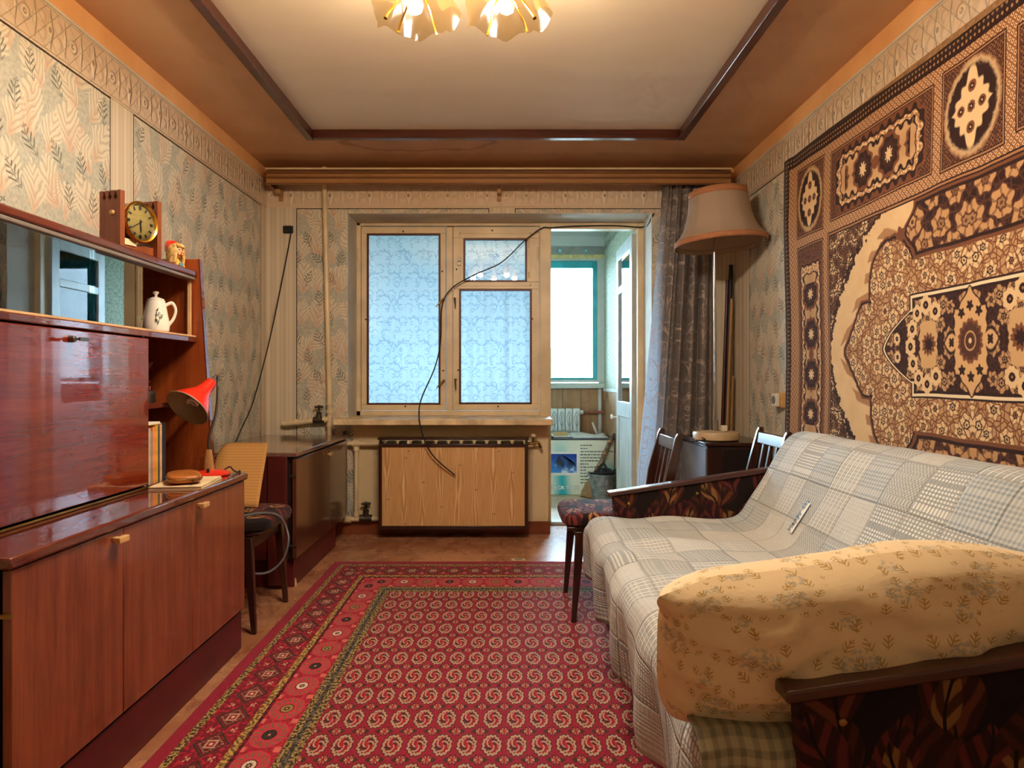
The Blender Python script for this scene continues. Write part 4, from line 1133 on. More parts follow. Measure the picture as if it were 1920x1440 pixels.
for r_ in range(13):
    z = 0.45 - r_ * 0.0285
    L = (0.10, 0.07, 0.32, 0.2, 0.17, 0.15, 0.06, 0.14, 0.05, 0.1, 0.05, 0.05, 0.12)[r_]; x_ = 0.675
    while x_ < 0.675 + L:
        wl = random.uniform(0.012, 0.035)
        tl.box(x_, x_ + wl, 6.4985, 6.4999, z, z + 0.009); x_ += wl + 0.006
obj('small_print', tl, M['letter_dark'], box, kind='stuff')
# things lying on the carton
def plank(name, a, b, wd, th_, z, mat, label, cat):
    a = Vector((a[0], a[1], z)); b = Vector((b[0], b[1], z)); d = (b - a).normalized(); n = Vector((-d.y, d.x, 0)) * wd / 2
    mb = MB(); up = Vector((0, 0, th_))
    mb.hexa([a - n, b - n, b + n, a + n], [a - n + up, b - n + up, b + n + up, a + n + up])
    obj(name, mb, M[mat], None, label, cat, bevel=0.002)
plank('white_plank', (0.05, 6.98), (0.75, 6.92), 0.07, 0.022, 0.5135, 'white_paper', 'long white board lying at the back of the carton top', 'board')
plank('grey_plank', (0.0, 6.93), (0.70, 6.95), 0.05, 0.02, 0.536, 'balcony_strip', 'grey batten topmost of the boards on the carton', 'board')
plank('yellow_block', (0.45, 6.78), (0.58, 6.78), 0.06, 0.03, 0.524, 'maple', 'short yellowish wood block on papers on the carton', 'wood block')
plank('paper_stack', (0.36, 6.80), (0.72, 6.76), 0.22, 0.010, 0.5135, 'white_paper', 'loose stack of white papers on the carton top', 'papers')
plank('ruler', (0.40, 6.62), (0.72, 6.66), 0.035, 0.004, 0.5135, 'dark_wood', 'thin brown slat lying at the front of the carton top', 'slat')
sheet = MB().grid(lambda u, v: (0.62 + 0.33 * u, 6.60 + 0.36 * v, 0.516 + 0.028 * abs(math.sin(u * 3.0 + 1)) * v), 8, 6)
obj('crumpled_sheet', sheet, M['white_paper'], None, 'rumpled white sheet at the right end of the carton top', 'paper', solid=0.002)
rg = MB().grid(lambda u, v: (0.14 + 0.30 * u, 6.56 + 0.20 * v, 0.517 + 0.045 * max(0, math.sin(u * math.pi) * math.sin(v * math.pi)) * (1 + 0.6 * math.sin(u * 14) * math.cos(v * 9))), 18, 12)
obj('dark_cloth', rg, M['rag'], None, 'dark green crumpled rag on the carton top', 'cloth', solid=0.004)
obj('white_stick', MB().tube([(0.905, 7.12, 0.514), (0.865, 7.14, 0.625)], 0.012, 8), M['white_paper'], None, 'short white stick propped upright behind the carton', 'stick')
# broom
br = thing('straw_broom', 'straw broom with bound handle leaning head down beside the bucket', 'broom', (0.72, 6.40, 0.0))
pts = smooth_path([(0.972, 6.465, 0.57), (0.925, 6.45, 0.46), (0.86, 6.43, 0.31), (0.80, 6.40, 0.20)], 8)
obj('handle', MB().tube(pts, [0.016 + 0.012 * i / (len(pts) - 1) for i in range(len(pts))], 10), M['broom_grip'], br)
for k, i in enumerate((6, 12, 18, 24)):
    p = pts[i]; t_ = (pts[min(i + 1, len(pts) - 1)] - pts[i - 1]).normalized()
    obj('binding', MB().cone(p - t_ * 0.008, p + t_ * 0.008, 0.028, 0.028, 12), M['bamboo'], br)
def brush(a, r, z): return (r * (1 + 0.05 * math.sin(a * 22)), z)
d_ = (Vector((0.73, 6.34, 0.0)) - Vector((0.825, 6.41, 0.255))).normalized()
mt = Matrix.Translation((0.825, 6.41, 0.255)) @ d_.to_track_quat('Z', 'Y').to_matrix().to_4x4() @ Matrix.Diagonal((1.0, 0.6, 1, 1))
obj('bristle_head', MB().lathe([(0.026, -0.02), (0.034, 0.03), (0.055, 0.09), (0.085, 0.17), (0.098, 0.24), (0.09, 0.285)], mt, 44, True, brush), M['straw'], br)
# bucket
bk = thing('zinc_bucket', 'grey galvanised bucket on the balcony floor beside the broom', 'bucket', (0.865, 6.22, 0.0))
mt = Matrix.Translation((0.845, 6.20, 0.0))
obj('pail', MB().lathe([(0.001, 0.006), (0.085, 0.006), (0.088, 0.0), (0.094, 0.004), (0.127, 0.225), (0.131, 0.228), (0.131, 0.236), (0.124, 0.236), (0.09, 0.012), (0.001, 0.012)], mt, 32), M['zinc'], bk)
for sx in (-1, 1):
    obj('ear', MB().box(0.845 + sx * 0.13 - 0.012, 0.845 + sx * 0.13 + 0.012, 6.195, 6.205, 0.215, 0.255), M['zinc'], bk, bevel=0.003)
hp = [(0.845 - 0.13 * math.cos(t), 6.20 - 0.12 * math.sin(t) * 0.9, 0.245 + 0.012 * math.sin(t)) for t in [math.pi * i / 14 for i in range(15)]]
obj('bail', MB().tube(hp, 0.004, 6), M['iron'], bk)
mt = Matrix.Translation((0.845, 6.20, 0.19))
rg = thing('floor_rag', 'black rag stuffed in the zinc bucket', 'rag', (0.845, 6.20, 0.15))
obj('rag_heap', MB().lathe([(0.095, 0.0), (0.10, 0.03), (0.06, 0.065), (0.02, 0.07), (0.001, 0.072)], mt, 26, True, lambda a, r, z: (r * (1 + 0.12 * math.sin(5 * a)), z * (1 + 0.35 * math.sin(3 * a + 1)))), M['rag'], rg)
obj('rag_loop', MB().tube(smooth_path([(0.79, 6.17, 0.22), (0.80, 6.16, 0.29), (0.84, 6.16, 0.325), (0.87, 6.16, 0.28), (0.90, 6.17, 0.25), (0.95, 6.16, 0.275)], 6), 0.011, 8), M['rag'], rg)

# pale curtains hanging on the balcony side of the window
def hanging(x0, x1, y, z0, z1, amp, folds, seed, flare=0.0):
    random.seed(seed); ph = [random.uniform(0, 6.28) for _ in range(4)]
    W_ = x1 - x0
    def fn(u, v):
        a = math.sin(u * folds * 6.283 + ph[0]) + 0.4 * math.sin(u * folds * 2.3 * 6.283 + ph[1] + v)
        return (x0 + W_ * u, y + amp * a * (0.5 + 0.5 * (1 - v)), z0 + (z1 - z0) * v)
    return MB().grid(fn, 90, 24, lambda u, v: (W_ * 1.15 * u, (z1 - z0) * v))
obj('sheer_curtain', hanging(-1.22, -0.40, 5.36, 0.70, 2.30, 0.004, 2, 1), M['sheer'], None, 'flat pale blue damask curtain behind the left window pane', 'curtain', group='pale curtains behind the window', smooth=180)
obj('sheer_curtain', hanging(-0.41, 0.30, 5.37, 0.70, 2.30, 0.014, 4, 4), M['sheer'], None, 'pale blue damask curtain with soft folds behind the divided right window panes', 'curtain', group='pale curtains behind the window', smooth=180)
rod = MB().tube([(-1.28, 5.38, 2.31), (0.315, 5.38, 2.31)], 0.008, 8)
obj('curtain_rod', rod, M['steel'], None, 'thin steel rod carrying the pale curtains behind the window', 'curtain rod')

# ------------------------------------------------------------------ window wall fittings
pel = thing('curtain_pelmet', 'long moulded wooden curtain pelmet across the top of the window wall', 'pelmet', (-0.05, 4.74, 2.34))
obj('board', MB().box(-1.59, 1.483, 4.69, 4.705, 2.352, 2.425), M['pelmet'], pel, bevel=0.003)
obj('moulding', MB().box(-1.592, 1.485, 4.675, 4.69, 2.385, 2.396).box(-1.592, 1.485, 4.672, 4.69, 2.418, 2.428), M['pelmet_dark'], pel, bevel=0.003)
obj('moulding', MB().box(-1.592, 1.485, 4.672, 4.69, 2.343, 2.354), M['pelmet_dark'], pel, bevel=0.003)
obj('top_board', MB().box(-1.59, 1.483, 4.69, 4.88, 2.425, 2.44), M['pelmet_dark'], pel, bevel=0.002)
for x_ in (-1.59, 1.468): obj('end_board', MB().box(x_, x_ + 0.015, 4.705, 4.88, 2.352, 2.425), M['pelmet_dark'], pel)
for px in (526, 936, 1325):
    p = P(px, 360, 4.86)
    obj('bracket', MB().box(p.x - 0.014, p.x + 0.014, 4.79, 4.879, 2.315, 2.345).box(p.x - 0.014, p.x + 0.014, 4.865, 4.879, 2.28, 2.345), M['pelmet'], pel, bevel=0.002)
obj('curtain_rail', MB().box(-1.55, 1.46, 4.77, 4.785, 2.372, 2.387), M['white_plastic'], pel)
obj('pelmet_rail', MB().box(-1.60, 1.49, 4.70, 4.88, 2.449, 2.462), M['frame_paint'], None, 'pale wooden strip under the ceiling above the pelmet', 'rail', bevel=0.002)

# slate damask curtain at the right of the door
def slate():
    ph = (0.6, 2.0, 4.1)
    def fn(u, v):
        z = 0.10 + (2.372 - 0.10) * v
        q = max(0.0, min(1.0, (2.345 - z) / 1.93))
        xl = 1.045 - 0.165 * (q ** 1.1); xr = 1.393 - 0.01 * q
        ux = u ** (1.0 + 0.12 * q)
        # wide flat leading part, then tight folds
        fw = min(1.0, max(0.12, (u - 0.14) * 3.5)) if v < 0.93 else 0.8
        a = math.sin(u * 5.2 * 6.283 + ph[0] + 0.5 * math.sin(v * 3)) + 0.35 * math.sin(u * 11 * 6.283 + ph[1] + v * 2) * (0.5 + 0.8 * v)
        return (xl + (xr - xl) * ux + 0.006 * math.sin(u * 5.2 * 12.566 + v), 4.792 + 0.030 * a * fw, z)
    return MB().grid(fn, 170, 40, lambda u, v: (0.95 * u, 2.245 * v))
obj('damask_curtain', slate(), M['curtain'], None, 'slate grey damask curtain hanging in folds beside the balcony door', 'curtain', smooth=180)

# radiator under the window with its screen
rd = thing('radiator', 'cast radiator half hidden behind the pine screen under the window', 'radiator', (-0.35, 4.8, 0.1))
for k in range(11):
    x_ = -0.78 + k * 0.086
    obj('section', MB().box(x_ - 0.034, x_ + 0.034, 4.765, 4.855, 0.12, 0.645), M['white_iron'], rd, bevel=0.014)
sc = thing('radiator_screen', 'pine-grained radiator screen in a dark frame under the window sill', 'screen', (-0.35, 4.72, 0.07))
SX0, SX1 = -0.845, 0.141
obj('panel', MB().box(SX0 + 0.02, SX1 - 0.02, 4.688, 4.70, 0.09, 0.612), M['laminate'], sc)
f_ = MB().box(SX0, SX0 + 0.022, 4.68, 4.705, 0.068, 0.632).box(SX1 - 0.022, SX1, 4.68, 4.705, 0.068, 0.632).box(SX0 + 0.022, SX1 - 0.022, 4.68, 4.705, 0.068, 0.092).box(SX0 + 0.022, SX1 - 0.022, 4.68, 4.705, 0.612, 0.632)
obj('frame', f_, M['dark_wood'], sc, bevel=0.003)
obj('cap', MB().box(SX0 - 0.006, SX1 + 0.006, 4.675, 4.76, 0.660, 0.676), M['dark_wood'], sc, bevel=0.003)
for x_ in (SX0 + 0.001, SX1 - 0.016): obj('side_board', MB().box(x_, x_ + 0.015, 4.705, 4.86, 0.068, 0.66), M['dark_wood'], sc)
for px in (766, 935):
    p = P(px, 827, 4.69); obj('clip', MB().box(p.x - 0.008, p.x + 0.008, 4.684, 4.694, p.z - 0.018, p.z + 0.016), M['white_plastic'], sc)
    p = P(px, 846, 4.688); obj('screw', MB().cone(p, p - Vector((0, 0.003, 0)), 0.004, 0.004, 8), M['iron'], sc)

# heating pipes
def valve(parent, c, s=1.0, along=(1, 0, 0)):
    """an iron stop valve with a cross handle"""
    c = Vector(c); ax = Vector(along)
    mb = MB().cone(c - ax * 0.036 * s, c + ax * 0.036 * s, 0.022 * s, 0.022 * s, 8)
    mb.cone(c, c + Vector((0, 0, 0.04 * s)), 0.020 * s, 0.016 * s, 8)
    mb.cone(c + Vector((0, 0, 0.04 * s)), c + Vector((0, 0, 0.052 * s)), 0.02 * s, 0.02 * s, 6)
    mb.cone(c + Vector((0, 0, 0.05 * s)), c + Vector((0, 0, 0.085 * s)), 0.007 * s, 0.006 * s, 8)
    v_ = obj('valve', mb, M['iron'], parent)
    hd = MB()
    for a in (0.3, 0.3 + math.pi / 2):
        e = Vector((math.cos(a), math.sin(a), 0)) * 0.028 * s
        hd.tube([c + Vector((0, 0, 0.085 * s)) - e, c + Vector((0, 0, 0.09 * s)), c + Vector((0, 0, 0.085 * s)) + e], [0.007 * s, 0.009 * s, 0.007 * s], 8)
    obj('valve_wheel', hd, M['iron'], v_)
def collar(parent, c, ax, r=0.023, L=0.03):
    c = Vector(c); ax = Vector(ax)
    obj('coupling', MB().cone(c - ax * L / 2, c + ax * L / 2, r, r, 14), M['pipe'], parent)
hp_ = thing('heating_riser', 'cream painted vertical heating pipe with a valve left of the window', 'pipe', (-1.21, 4.83, 0.0))
YP = 4.835
pt = P(608, 330, YP); pb = P(618, 760, YP)
obj('riser', MB().tube([(pt.x, YP, 2.505), pt, pb, (pb.x + 0.001, YP, 0.10)], 0.0165, 12), M['pipe'], hp_)
for py in (757, 772, 797): collar(hp_, P(618, py, YP), (0, 0, 1), 0.022, 0.022)
q0, q1 = P(530, 795, YP), P(616, 786, YP)
obj('branch', MB().tube([(q0.x, 4.875, q0.z), (q0.x + 0.01, YP, q0.z), (q0.x + 0.03, YP, q0.z), q1], 0.017, 12), M['pipe'], hp_)
for px in (545, 556, 609): 
    t = (px - 530) / 86; collar(hp_, q0.lerp(q1, t), (1, 0, 0.1), 0.023, 0.024)
valve(hp_, P(598, 788, YP), 1.05)
h2 = thing('radiator_pipes', 'cream radiator pipes with a lower valve beside the pine screen', 'pipe', (-1.0, 4.82, 0.0))
a = P(632, 832, YP); b = P(720, 832, YP); c = P(668, 832, YP); d = P(668, 972, YP)
obj('upper_pipe', MB().tube([a, b], 0.016, 12), M['pipe'], h2)
obj('drop_pipe', MB().tube([c, d], 0.0145, 12), M['pipe'], h2)
e0 = P(615, 975, YP); e1 = P(720, 972, YP)
obj('lower_pipe', MB().tube([e0, e1], 0.017, 12), M['pipe'], h2)
collar(h2, c, (1, 0, 0), 0.023, 0.05); collar(h2, c - Vector((0, 0, 0.035)), (0, 0, 1), 0.021, 0.026)
collar(h2, d + Vector((0, 0, 0.03)), (0, 0, 1), 0.02, 0.03); collar(h2, P(652, 974, YP), (1, 0, 0), 0.024, 0.05)
valve(h2, P(686, 972, YP), 1.15)
tp = thing('drain_tap', 'small brass tap on the wall right of the radiator screen', 'tap', (0.2, 4.86, 0.6))
p = P(1000, 832, 4.82)
obj('spout', MB().tube(smooth_path([(p.x - 0.05, 4.82, p.z), (p.x, 4.82, p.z + 0.002), (p.x + 0.035, 4.82, p.z + 0.006), (p.x + 0.052, 4.82, p.z - 0.03)], 6), 0.010, 10), M['brass'], tp)
obj('stem', MB().cone((p.x, 4.82, p.z), (p.x, 4.82, p.z + 0.045), 0.009, 0.007, 10), M['brass'], tp)
obj('grip', MB().lathe([(0.006, 0), (0.018, 0.004), (0.02, 0.014), (0.012, 0.024), (0.001, 0.026)], Matrix.Translation((p.x, 4.82, p.z + 0.043)), 14, True), M['pipe'], tp)
tk = thing('meter_bracket', 'small steel bracket on the wall behind the dark low cabinet', 'bracket', (-1.12, 4.86, 0.68))
p = P(642, 818, 4.80)
obj('plate', MB().box(p.x - 0.006, p.x + 0.006, 4.79, 4.875, p.z - 0.035, p.z + 0.03), M['steel'], tk)
obj('hook', MB().tube([(p.x - 0.05, 4.80, p.z), (p.x + 0.02, 4.80, p.z)], 0.006, 8), M['iron'], tk)

# broken wall box with its cable
jb = thing('wall_box', 'charred opened junction box in the corner wallpaper', 'junction box', P(541, 431, 4.87))
p = P(541, 431, 4.88)
obj('box', MB().box(p.x - 0.034, p.x + 0.034, 4.862, 4.879, p.z - 0.026, p.z + 0.026), M['black'], jb, bevel=0.006)
obj('wire_ends', MB().tube([(p.x - 0.02, 4.86, p.z + 0.01), (p.x, 4.85, p.z + 0.015), (p.x + 0.02, 4.86, p.z - 0.005)], 0.004, 6).tube([(p.x - 0.01, 4.86, p.z - 0.02), (p.x + 0.012, 4.848, p.z - 0.005), (p.x + 0.02, 4.86, p.z + 0.015)], 0.004, 6), M['rubber'], jb)
def cable(name, pts, r, mat, label, cat='cable', n=8):
    return obj(name, MB().tube(smooth_path(pts, n), r, 6), M[mat], None, label, cat)
cable('hanging_cable', [P(546, 436, 4.86), P(538, 480, 4.85), P(518, 580, 4.82), P(500, 660, 4.6), P(474, 755, 4.25), P(452, 805, 3.95), P(440, 834, 3.72)], 0.0042, 'rubber', 'black cable hanging from the wall box down to the low cabinet')
cable('antenna_cable', [P(1226, 400, 4.86), P(1216, 418, 4.95), P(1203, 426, 5.145), P(1150, 423, 5.15), P(1080, 424, 5.15), P(1033, 427, 5.15), P(1016, 428, 5.15), P(985, 450, 5.12), P(940, 492, 5.10), P(890, 515, 5.10), P(848, 540, 5.12), P(829, 572, 5.12), P(826, 640, 5.10), P(815, 690, 5.0), P(790, 748, 4.72), P(786, 785, 4.66), P(796, 825, 4.63), P(815, 858, 4.64), P(853, 891, 4.66)], 0.0048, 'rubber', 'long black cable strung across the window and dangling over the radiator screen')
# ------------------------------------------------------------------ low sideboard of the wall unit
ZS = 0.69
sb = thing('sideboard', 'glossy mahogany sideboard with three doors along the left wall', 'sideboard', (-1.34, 2.13, 0.0))
SY0, SY1 = 1.478, 2.81
obj('carcass', MB().box(-1.645, -1.058, SY0, SY1 - 0.004, 0.150, 0.664), M['black_edge'], sb, bevel=0.002)
obj('side_panel', MB().box(-1.645, -1.04, SY1 - 0.018, SY1, 0.150, 0.664), M['unit_door'], sb, bevel=0.001)
obj('top', MB().box(-1.648, -1.025, SY0 - 0.012, SY1 + 0.006, 0.664, ZS), M['unit_top'], sb, bevel=0.006)
obj('plinth', MB().box(-1.645, -1.045, SY0, SY1 - 0.012, 0.0, 0.145), M['plinth'], sb, bevel=0.003)
seams = [SY0 + 0.006, 1.92, 2.345, SY1 - 0.003]
for k, (a, b) in enumerate(zip(seams, seams[1:])):
    dr = obj('door', MB().box(-1.056, -1.036, a + 0.0015, b - 0.0015, 0.158, 0.659), M['unit_door'], sb, bevel=0.002)
    hy = {0: 1.872, 2: 2.384}.get(k)
    if hy:
        hb = MB().box(-1.036, -1.010, hy - 0.010, hy + 0.010, 0.632, 0.644).box(-1.022, -1.006, hy - 0.024, hy + 0.024, 0.630, 0.646)
        obj('handle', hb, M['maple'], dr, bevel=0.002)
for z in (0.24, 0.565):
    obj('hinge', MB().box(-1.062, -1.030, SY0 - 0.004, SY0 + 0.008, z - 0.004, z + 0.004), M['brass'], sb)

# hutch on the sideboard: fold-down desk door, glass compartment, open shelves
hu = thing('cabinet_hutch', 'mahogany hutch with fold-down desk door and sliding glass standing on the sideboard', 'cabinet', (-1.42, 2.1, ZS))
ez = [(-1.645, ZS + 0.001), (-1.150, ZS + 0.001), (-1.205, 1.53), (-1.645, 1.53)]
obj('end_panel', MB().prism(ez, 'y', 2.775, 2.797), M['unit_inner'], hu, bevel=0.002)
obj('end_panel', MB().prism(ez, 'y', SY0, SY0 + 0.02), M['unit_inner'], hu, bevel=0.002)
obj('end_edging', MB().hexa([Vector((-1.150, 2.774, ZS + 0.001)), Vector((-1.146, 2.774, ZS + 0.001)), Vector((-1.146, 2.798, ZS + 0.001)), Vector((-1.150, 2.798, ZS + 0.001))], [Vector((-1.205, 2.774, 1.53)), Vector((-1.201, 2.774, 1.53)), Vector((-1.201, 2.798, 1.53)), Vector((-1.205, 2.798, 1.53))]), M['unit_top'], hu)
obj('back_panel', MB().box(-1.650, -1.642, SY0 + 0.02, 2.775, ZS + 0.001, 1.455), M['unit_dark'], hu)
obj('partition', MB().box(-1.642, -1.24, 2.413, 2.43, ZS + 0.001, 1.205), M['unit_dark'], hu)
obj('top_board', MB().box(-1.642, -1.207, SY0 + 0.02, 2.775, 1.458, 1.482), M['unit_top'], hu, bevel=0.005)
obj('glass_track', MB().box(-1.25, -1.212, SY0 + 0.02, 2.765, 1.444, 1.458), M['track_grey'], hu, bevel=0.004)
sh = obj('shelf', MB().box(-1.642, -1.212, SY0 + 0.02, 2.775, 1.203, 1.224), M['unit_top'], hu, bevel=0.003)
obj('edging', MB().box(-1.245, -1.213, SY0 + 0.03, 2.770, 1.224, 1.230), M['shelf_cream'], sh)
obj('shelf', MB().box(-1.642, -1.262, 2.43, 2.775, 0.955, 0.974), M['unit_top'], hu, bevel=0.002)
obj('post', MB().box(-1.240, -1.228, 2.758, 2.766, 1.230, 1.444), M['shelf_cream'], hu)
fd = obj('fold_down_door', MB().box(-1.238, -1.216, SY0 + 0.03, 2.413, 0.702, 1.199), M['unit_flap'], hu, bevel=0.003)
obj('piano_hinge', MB().tube([(-1.214, SY0 + 0.03, 0.694), (-1.214, 2.413, 0.694)], 0.004, 8), M['brass'], fd)
ky = 1.22 * F / (CX - 128)
kb = MB().cone((-1.216, ky, 1.172), (-1.20, ky, 1.172), 0.010, 0.009, 12).cone((-1.20, ky, 1.172), (-1.175, ky, 1.172), 0.003, 0.003, 8)
kb.box(-1.178, -1.173, ky - 0.022, ky + 0.022, 1.166, 1.176)
obj('key', kb, M['steel'], fd, bevel=0.001)
obj('sliding_pane', MB().box(-1.224, -1.220, 1.50, 2.105, 1.230, 1.448), M['cab_glass'], hu, label='sliding glass door, front pane')
obj('sliding_pane', MB().box(-1.236, -1.232, 2.05, 2.405, 1.230, 1.448), M['cab_glass'], hu, label='sliding glass door, rear pane')

# ---- things in and on the hutch
tea = thing('teapot', 'tall white china teapot with a painted leaf sprig on the open shelf', 'teapot', (-1.30, 2.63, 1.224), math.radians(26))
tea.scale = (0.88, 0.88, 1.13)
tea.location.z = 1.2245
body_p = [(0.001, 0), (0.040, 0.0), (0.052, 0.012), (0.055, 0.03), (0.050, 0.055), (0.043, 0.085), (0.037, 0.108), (0.036, 0.112), (0.030, 0.113), (0.001, 0.113)]
obj('pot', MB().lathe(body_p, None, 32), M['china'], tea, world=False)
obj('lid', MB().lathe([(0.034, 0.113), (0.033, 0.117), (0.018, 0.122), (0.006, 0.125), (0.006, 0.131), (0.012, 0.136), (0.012, 0.141), (0.006, 0.143), (0.001, 0.143)], None, 24), M['china'], tea, world=False)
obj('spout', MB().tube(smooth_path([(-0.040, 0, 0.025), (-0.058, 0, 0.045), (-0.068, 0, 0.08), (-0.080, 0, 0.108)], 5), [0.016, 0.0155, 0.015, 0.0145, 0.014, 0.0125, 0.0115, 0.011, 0.0105, 0.010, 0.0095, 0.009, 0.0085, 0.008, 0.0075, 0.007], 12), M['china'], tea, world=False)
obj('handle', MB().tube(smooth_path([(0.038, 0, 0.098), (0.062, 0, 0.106), (0.076, 0, 0.085), (0.068, 0, 0.055), (0.048, 0, 0.032)], 6), 0.006, 10), M['china'], tea, world=False)
random.seed(8); lm = MB(); fm_ = MB()
def on_pot(s_, z, lift=0.0008):
    r = 0.0505 - (z - 0.055) * 0.235 + lift
    a = -math.pi / 2 + s_ / r
    return Vector((r * math.cos(a), r * math.sin(a), z))
for k in range(11):
    cs = 0.012 + random.uniform(-0.012, 0.012); cz = 0.052 + random.uniform(-0.02, 0.028); an = random.uniform(0.8, 2.4); L = random.uniform(0.012, 0.02)
    q = [on_pot(cs + L * t * math.cos(an) + w_ * math.sin(an), cz + L * t * math.sin(an) - w_ * math.cos(an)) for t, w_ in ((-0.5, 0), (0, 0.0032), (0.6, 0), (0, -0.0032))]
    lm.add(q, [(0, 1, 2, 3)])
for k in range(9):
    cs = 0.012 + random.uniform(-0.008, 0.01); cz = 0.055 + random.uniform(-0.012, 0.02)
    fm_.ball(on_pot(cs, cz, 0.0), 0.0028, 6, 4)
obj('painted_leaves', lm, M['leaf_green'], tea, world=False); obj('painted_flowers', fm_, M['letter'], tea, world=False)

nt = thing('souvenir_banknote', 'greenish souvenir banknote card standing behind the glass', 'card', (-1.33, 2.24, 1.2245), math.radians(18))
obj('card', MB().box(-0.004, 0.0, -0.085, 0.085, 0.0, 0.075), M['note'], nt, world=False)
obj('portrait_oval', MB().cone((0.0, 0.0, 0.038), (0.0015, 0.0, 0.038), 0.026, 0.026, 20), M['white_paper'], nt, world=False)
obj('seal', MB().cone((0.0, -0.055, 0.045), (0.0015, -0.055, 0.045), 0.013, 0.013, 16), M['leaf_green'], nt, world=False)
fig = thing('shell_figurine', 'pale cone-shaped shell figurine behind the right glass pane', 'figurine', (-1.31, 2.375, 1.2245))
obj('shell', MB().lathe([(0.001, 0), (0.035, 0.0), (0.040, 0.01), (0.036, 0.018), (0.032, 0.022), (0.033, 0.030), (0.026, 0.042), (0.026, 0.048), (0.018, 0.062), (0.018, 0.066), (0.010, 0.082), (0.003, 0.098), (0.001, 0.10)], None, 20, False, lambda a, r, z: (r * (1 + 0.06 * math.sin(6 * a + z * 120)), z)), M['china'], fig, world=False)

# clock
CK = math.radians(18)
ck = thing('mantel_clock', 'wooden mantel clock with a round brass dial on top of the hutch', 'clock', (-1.325, 2.525, 1.4825), -CK)
ck.location.x = -1.335
ck.scale = (1.2, 1.2, 1.2)
hw, dp = 0.068, 0.038                     # local: face looks along +x, width along y
for sy in (-1, 1):
    y0, y1 = (sy * hw - 0.008, sy * hw + 0.008)
    out = [(-dp, 0.0), (dp, 0.0), (dp, 0.188)]
    for k in range(3):                       # three notches in the top edge
        cx_ = dp - 0.017 - k * 0.021
        out += [(cx_ + 0.003, 0.188), (cx_ + 0.003, 0.176), (cx_ + 0.007, 0.170), (cx_ + 0.004, 0.162), (cx_ - 0.004, 0.162), (cx_ - 0.007, 0.170), (cx_ - 0.003, 0.176), (cx_ - 0.003, 0.188)]
    out += [(-dp, 0.188)]
    obj('side_board', MB().prism(out, 'y', y0, y1), M['clockwood'], ck, world=False)
obj('peg', MB().cone((0.01, -hw - 0.008, 0.125), (0.01, -hw - 0.014, 0.125), 0.008, 0.006, 12), M['maple'], ck, world=False)
obj('base_block', MB().box(-dp + 0.006, dp - 0.014, -hw + 0.008, hw - 0.008, 0.002, 0.045), M['clockwood'], ck, world=False, bevel=0.002)
mt = Matrix.Translation((0.0, 0, 0.110)) @ Matrix.Rotation(math.pi / 2, 4, 'Y')
obj('drum', MB().lathe([(0.001, -0.035), (0.056, -0.03), (0.058, -0.026), (0.058, 0.030), (0.001, 0.030)], mt, 40), M['tvc_side'], ck, world=False)
bz = obj('bezel', MB().lathe([(0.054, 0.03), (0.061, 0.030), (0.062, 0.036), (0.058, 0.042), (0.053, 0.040), (0.053, 0.03)], mt, 48), M['gold'], ck, world=False)
dl = obj('dial', MB().lathe([(0.0535, 0.032), (0.001, 0.033)], mt, 48, True), M['gold_face'], ck, world=False)
nm_ = MB()
for k in range(12):
    a = k * math.pi / 6; w_ = 0.0025 if k % 3 else 0.004
    r0, r1 = 0.037, 0.048
    c_, s_ = math.cos(a), math.sin(a)
    q = [(0.0337, s_ * r + t * c_, 0.110 + c_ * r - t * s_) for r, t in ((r0, -w_), (r0, w_), (r1, w_), (r1, -w_))]
    nm_.add(q, [(0, 1, 2, 3)])
obj('hour_marks', nm_, M['black'], dl, world=False)
def hand(ang, L, w_, name):
    c_, s_ = math.cos(ang), math.sin(ang)
    q = [(0.0352, s_ * r + t * c_, 0.110 + c_ * r - t * s_) for r, t in ((-0.008, -w_), (-0.008, w_), (L * 0.7, w_ * 1.3), (L, 0), (L * 0.7, -w_ * 1.3))]
    q2 = [(0.0358,) + p_[1:] for p_ in q]
    mb = MB(); mb.rings([q, q2]); obj(name, mb, M['black'], dl, world=False)
hand(math.radians(-123), 0.045, 0.0012, 'minute_hand'); hand(math.radians(176), 0.032, 0.0018, 'hour_hand')
obj('crystal', MB().lathe([(0.053, 0.0405), (0.038, 0.045), (0.02, 0.0475), (0.001, 0.048)], mt, 32), M['clock_glass'], ck, world=False)
obj('card', MB().box(0.026, 0.0275, -0.055, -0.008, 0.038, 0.056), M['paper'], ck, world=False)
mt2 = Matrix.Translation((0.0245, -0.052, 0.014)) @ Matrix.Rotation(math.pi / 2, 4, 'Z') @ Matrix.Rotation(math.pi / 2, 4, 'X')
obj('maker_script', text_mb('Янтарь', 0.020, mt2, 0.0006, shear=0.3), M['gold'], ck, world=False, label='gold script on the clock base')
obj('winding_key', MB().tube([(-dp, -0.04, 0.075), (-dp - 0.02, -0.04, 0.075)], 0.003, 6).box(-dp - 0.024, -dp - 0.020, -0.055, -0.025, 0.07, 0.082), M['steel'], ck, world=False)

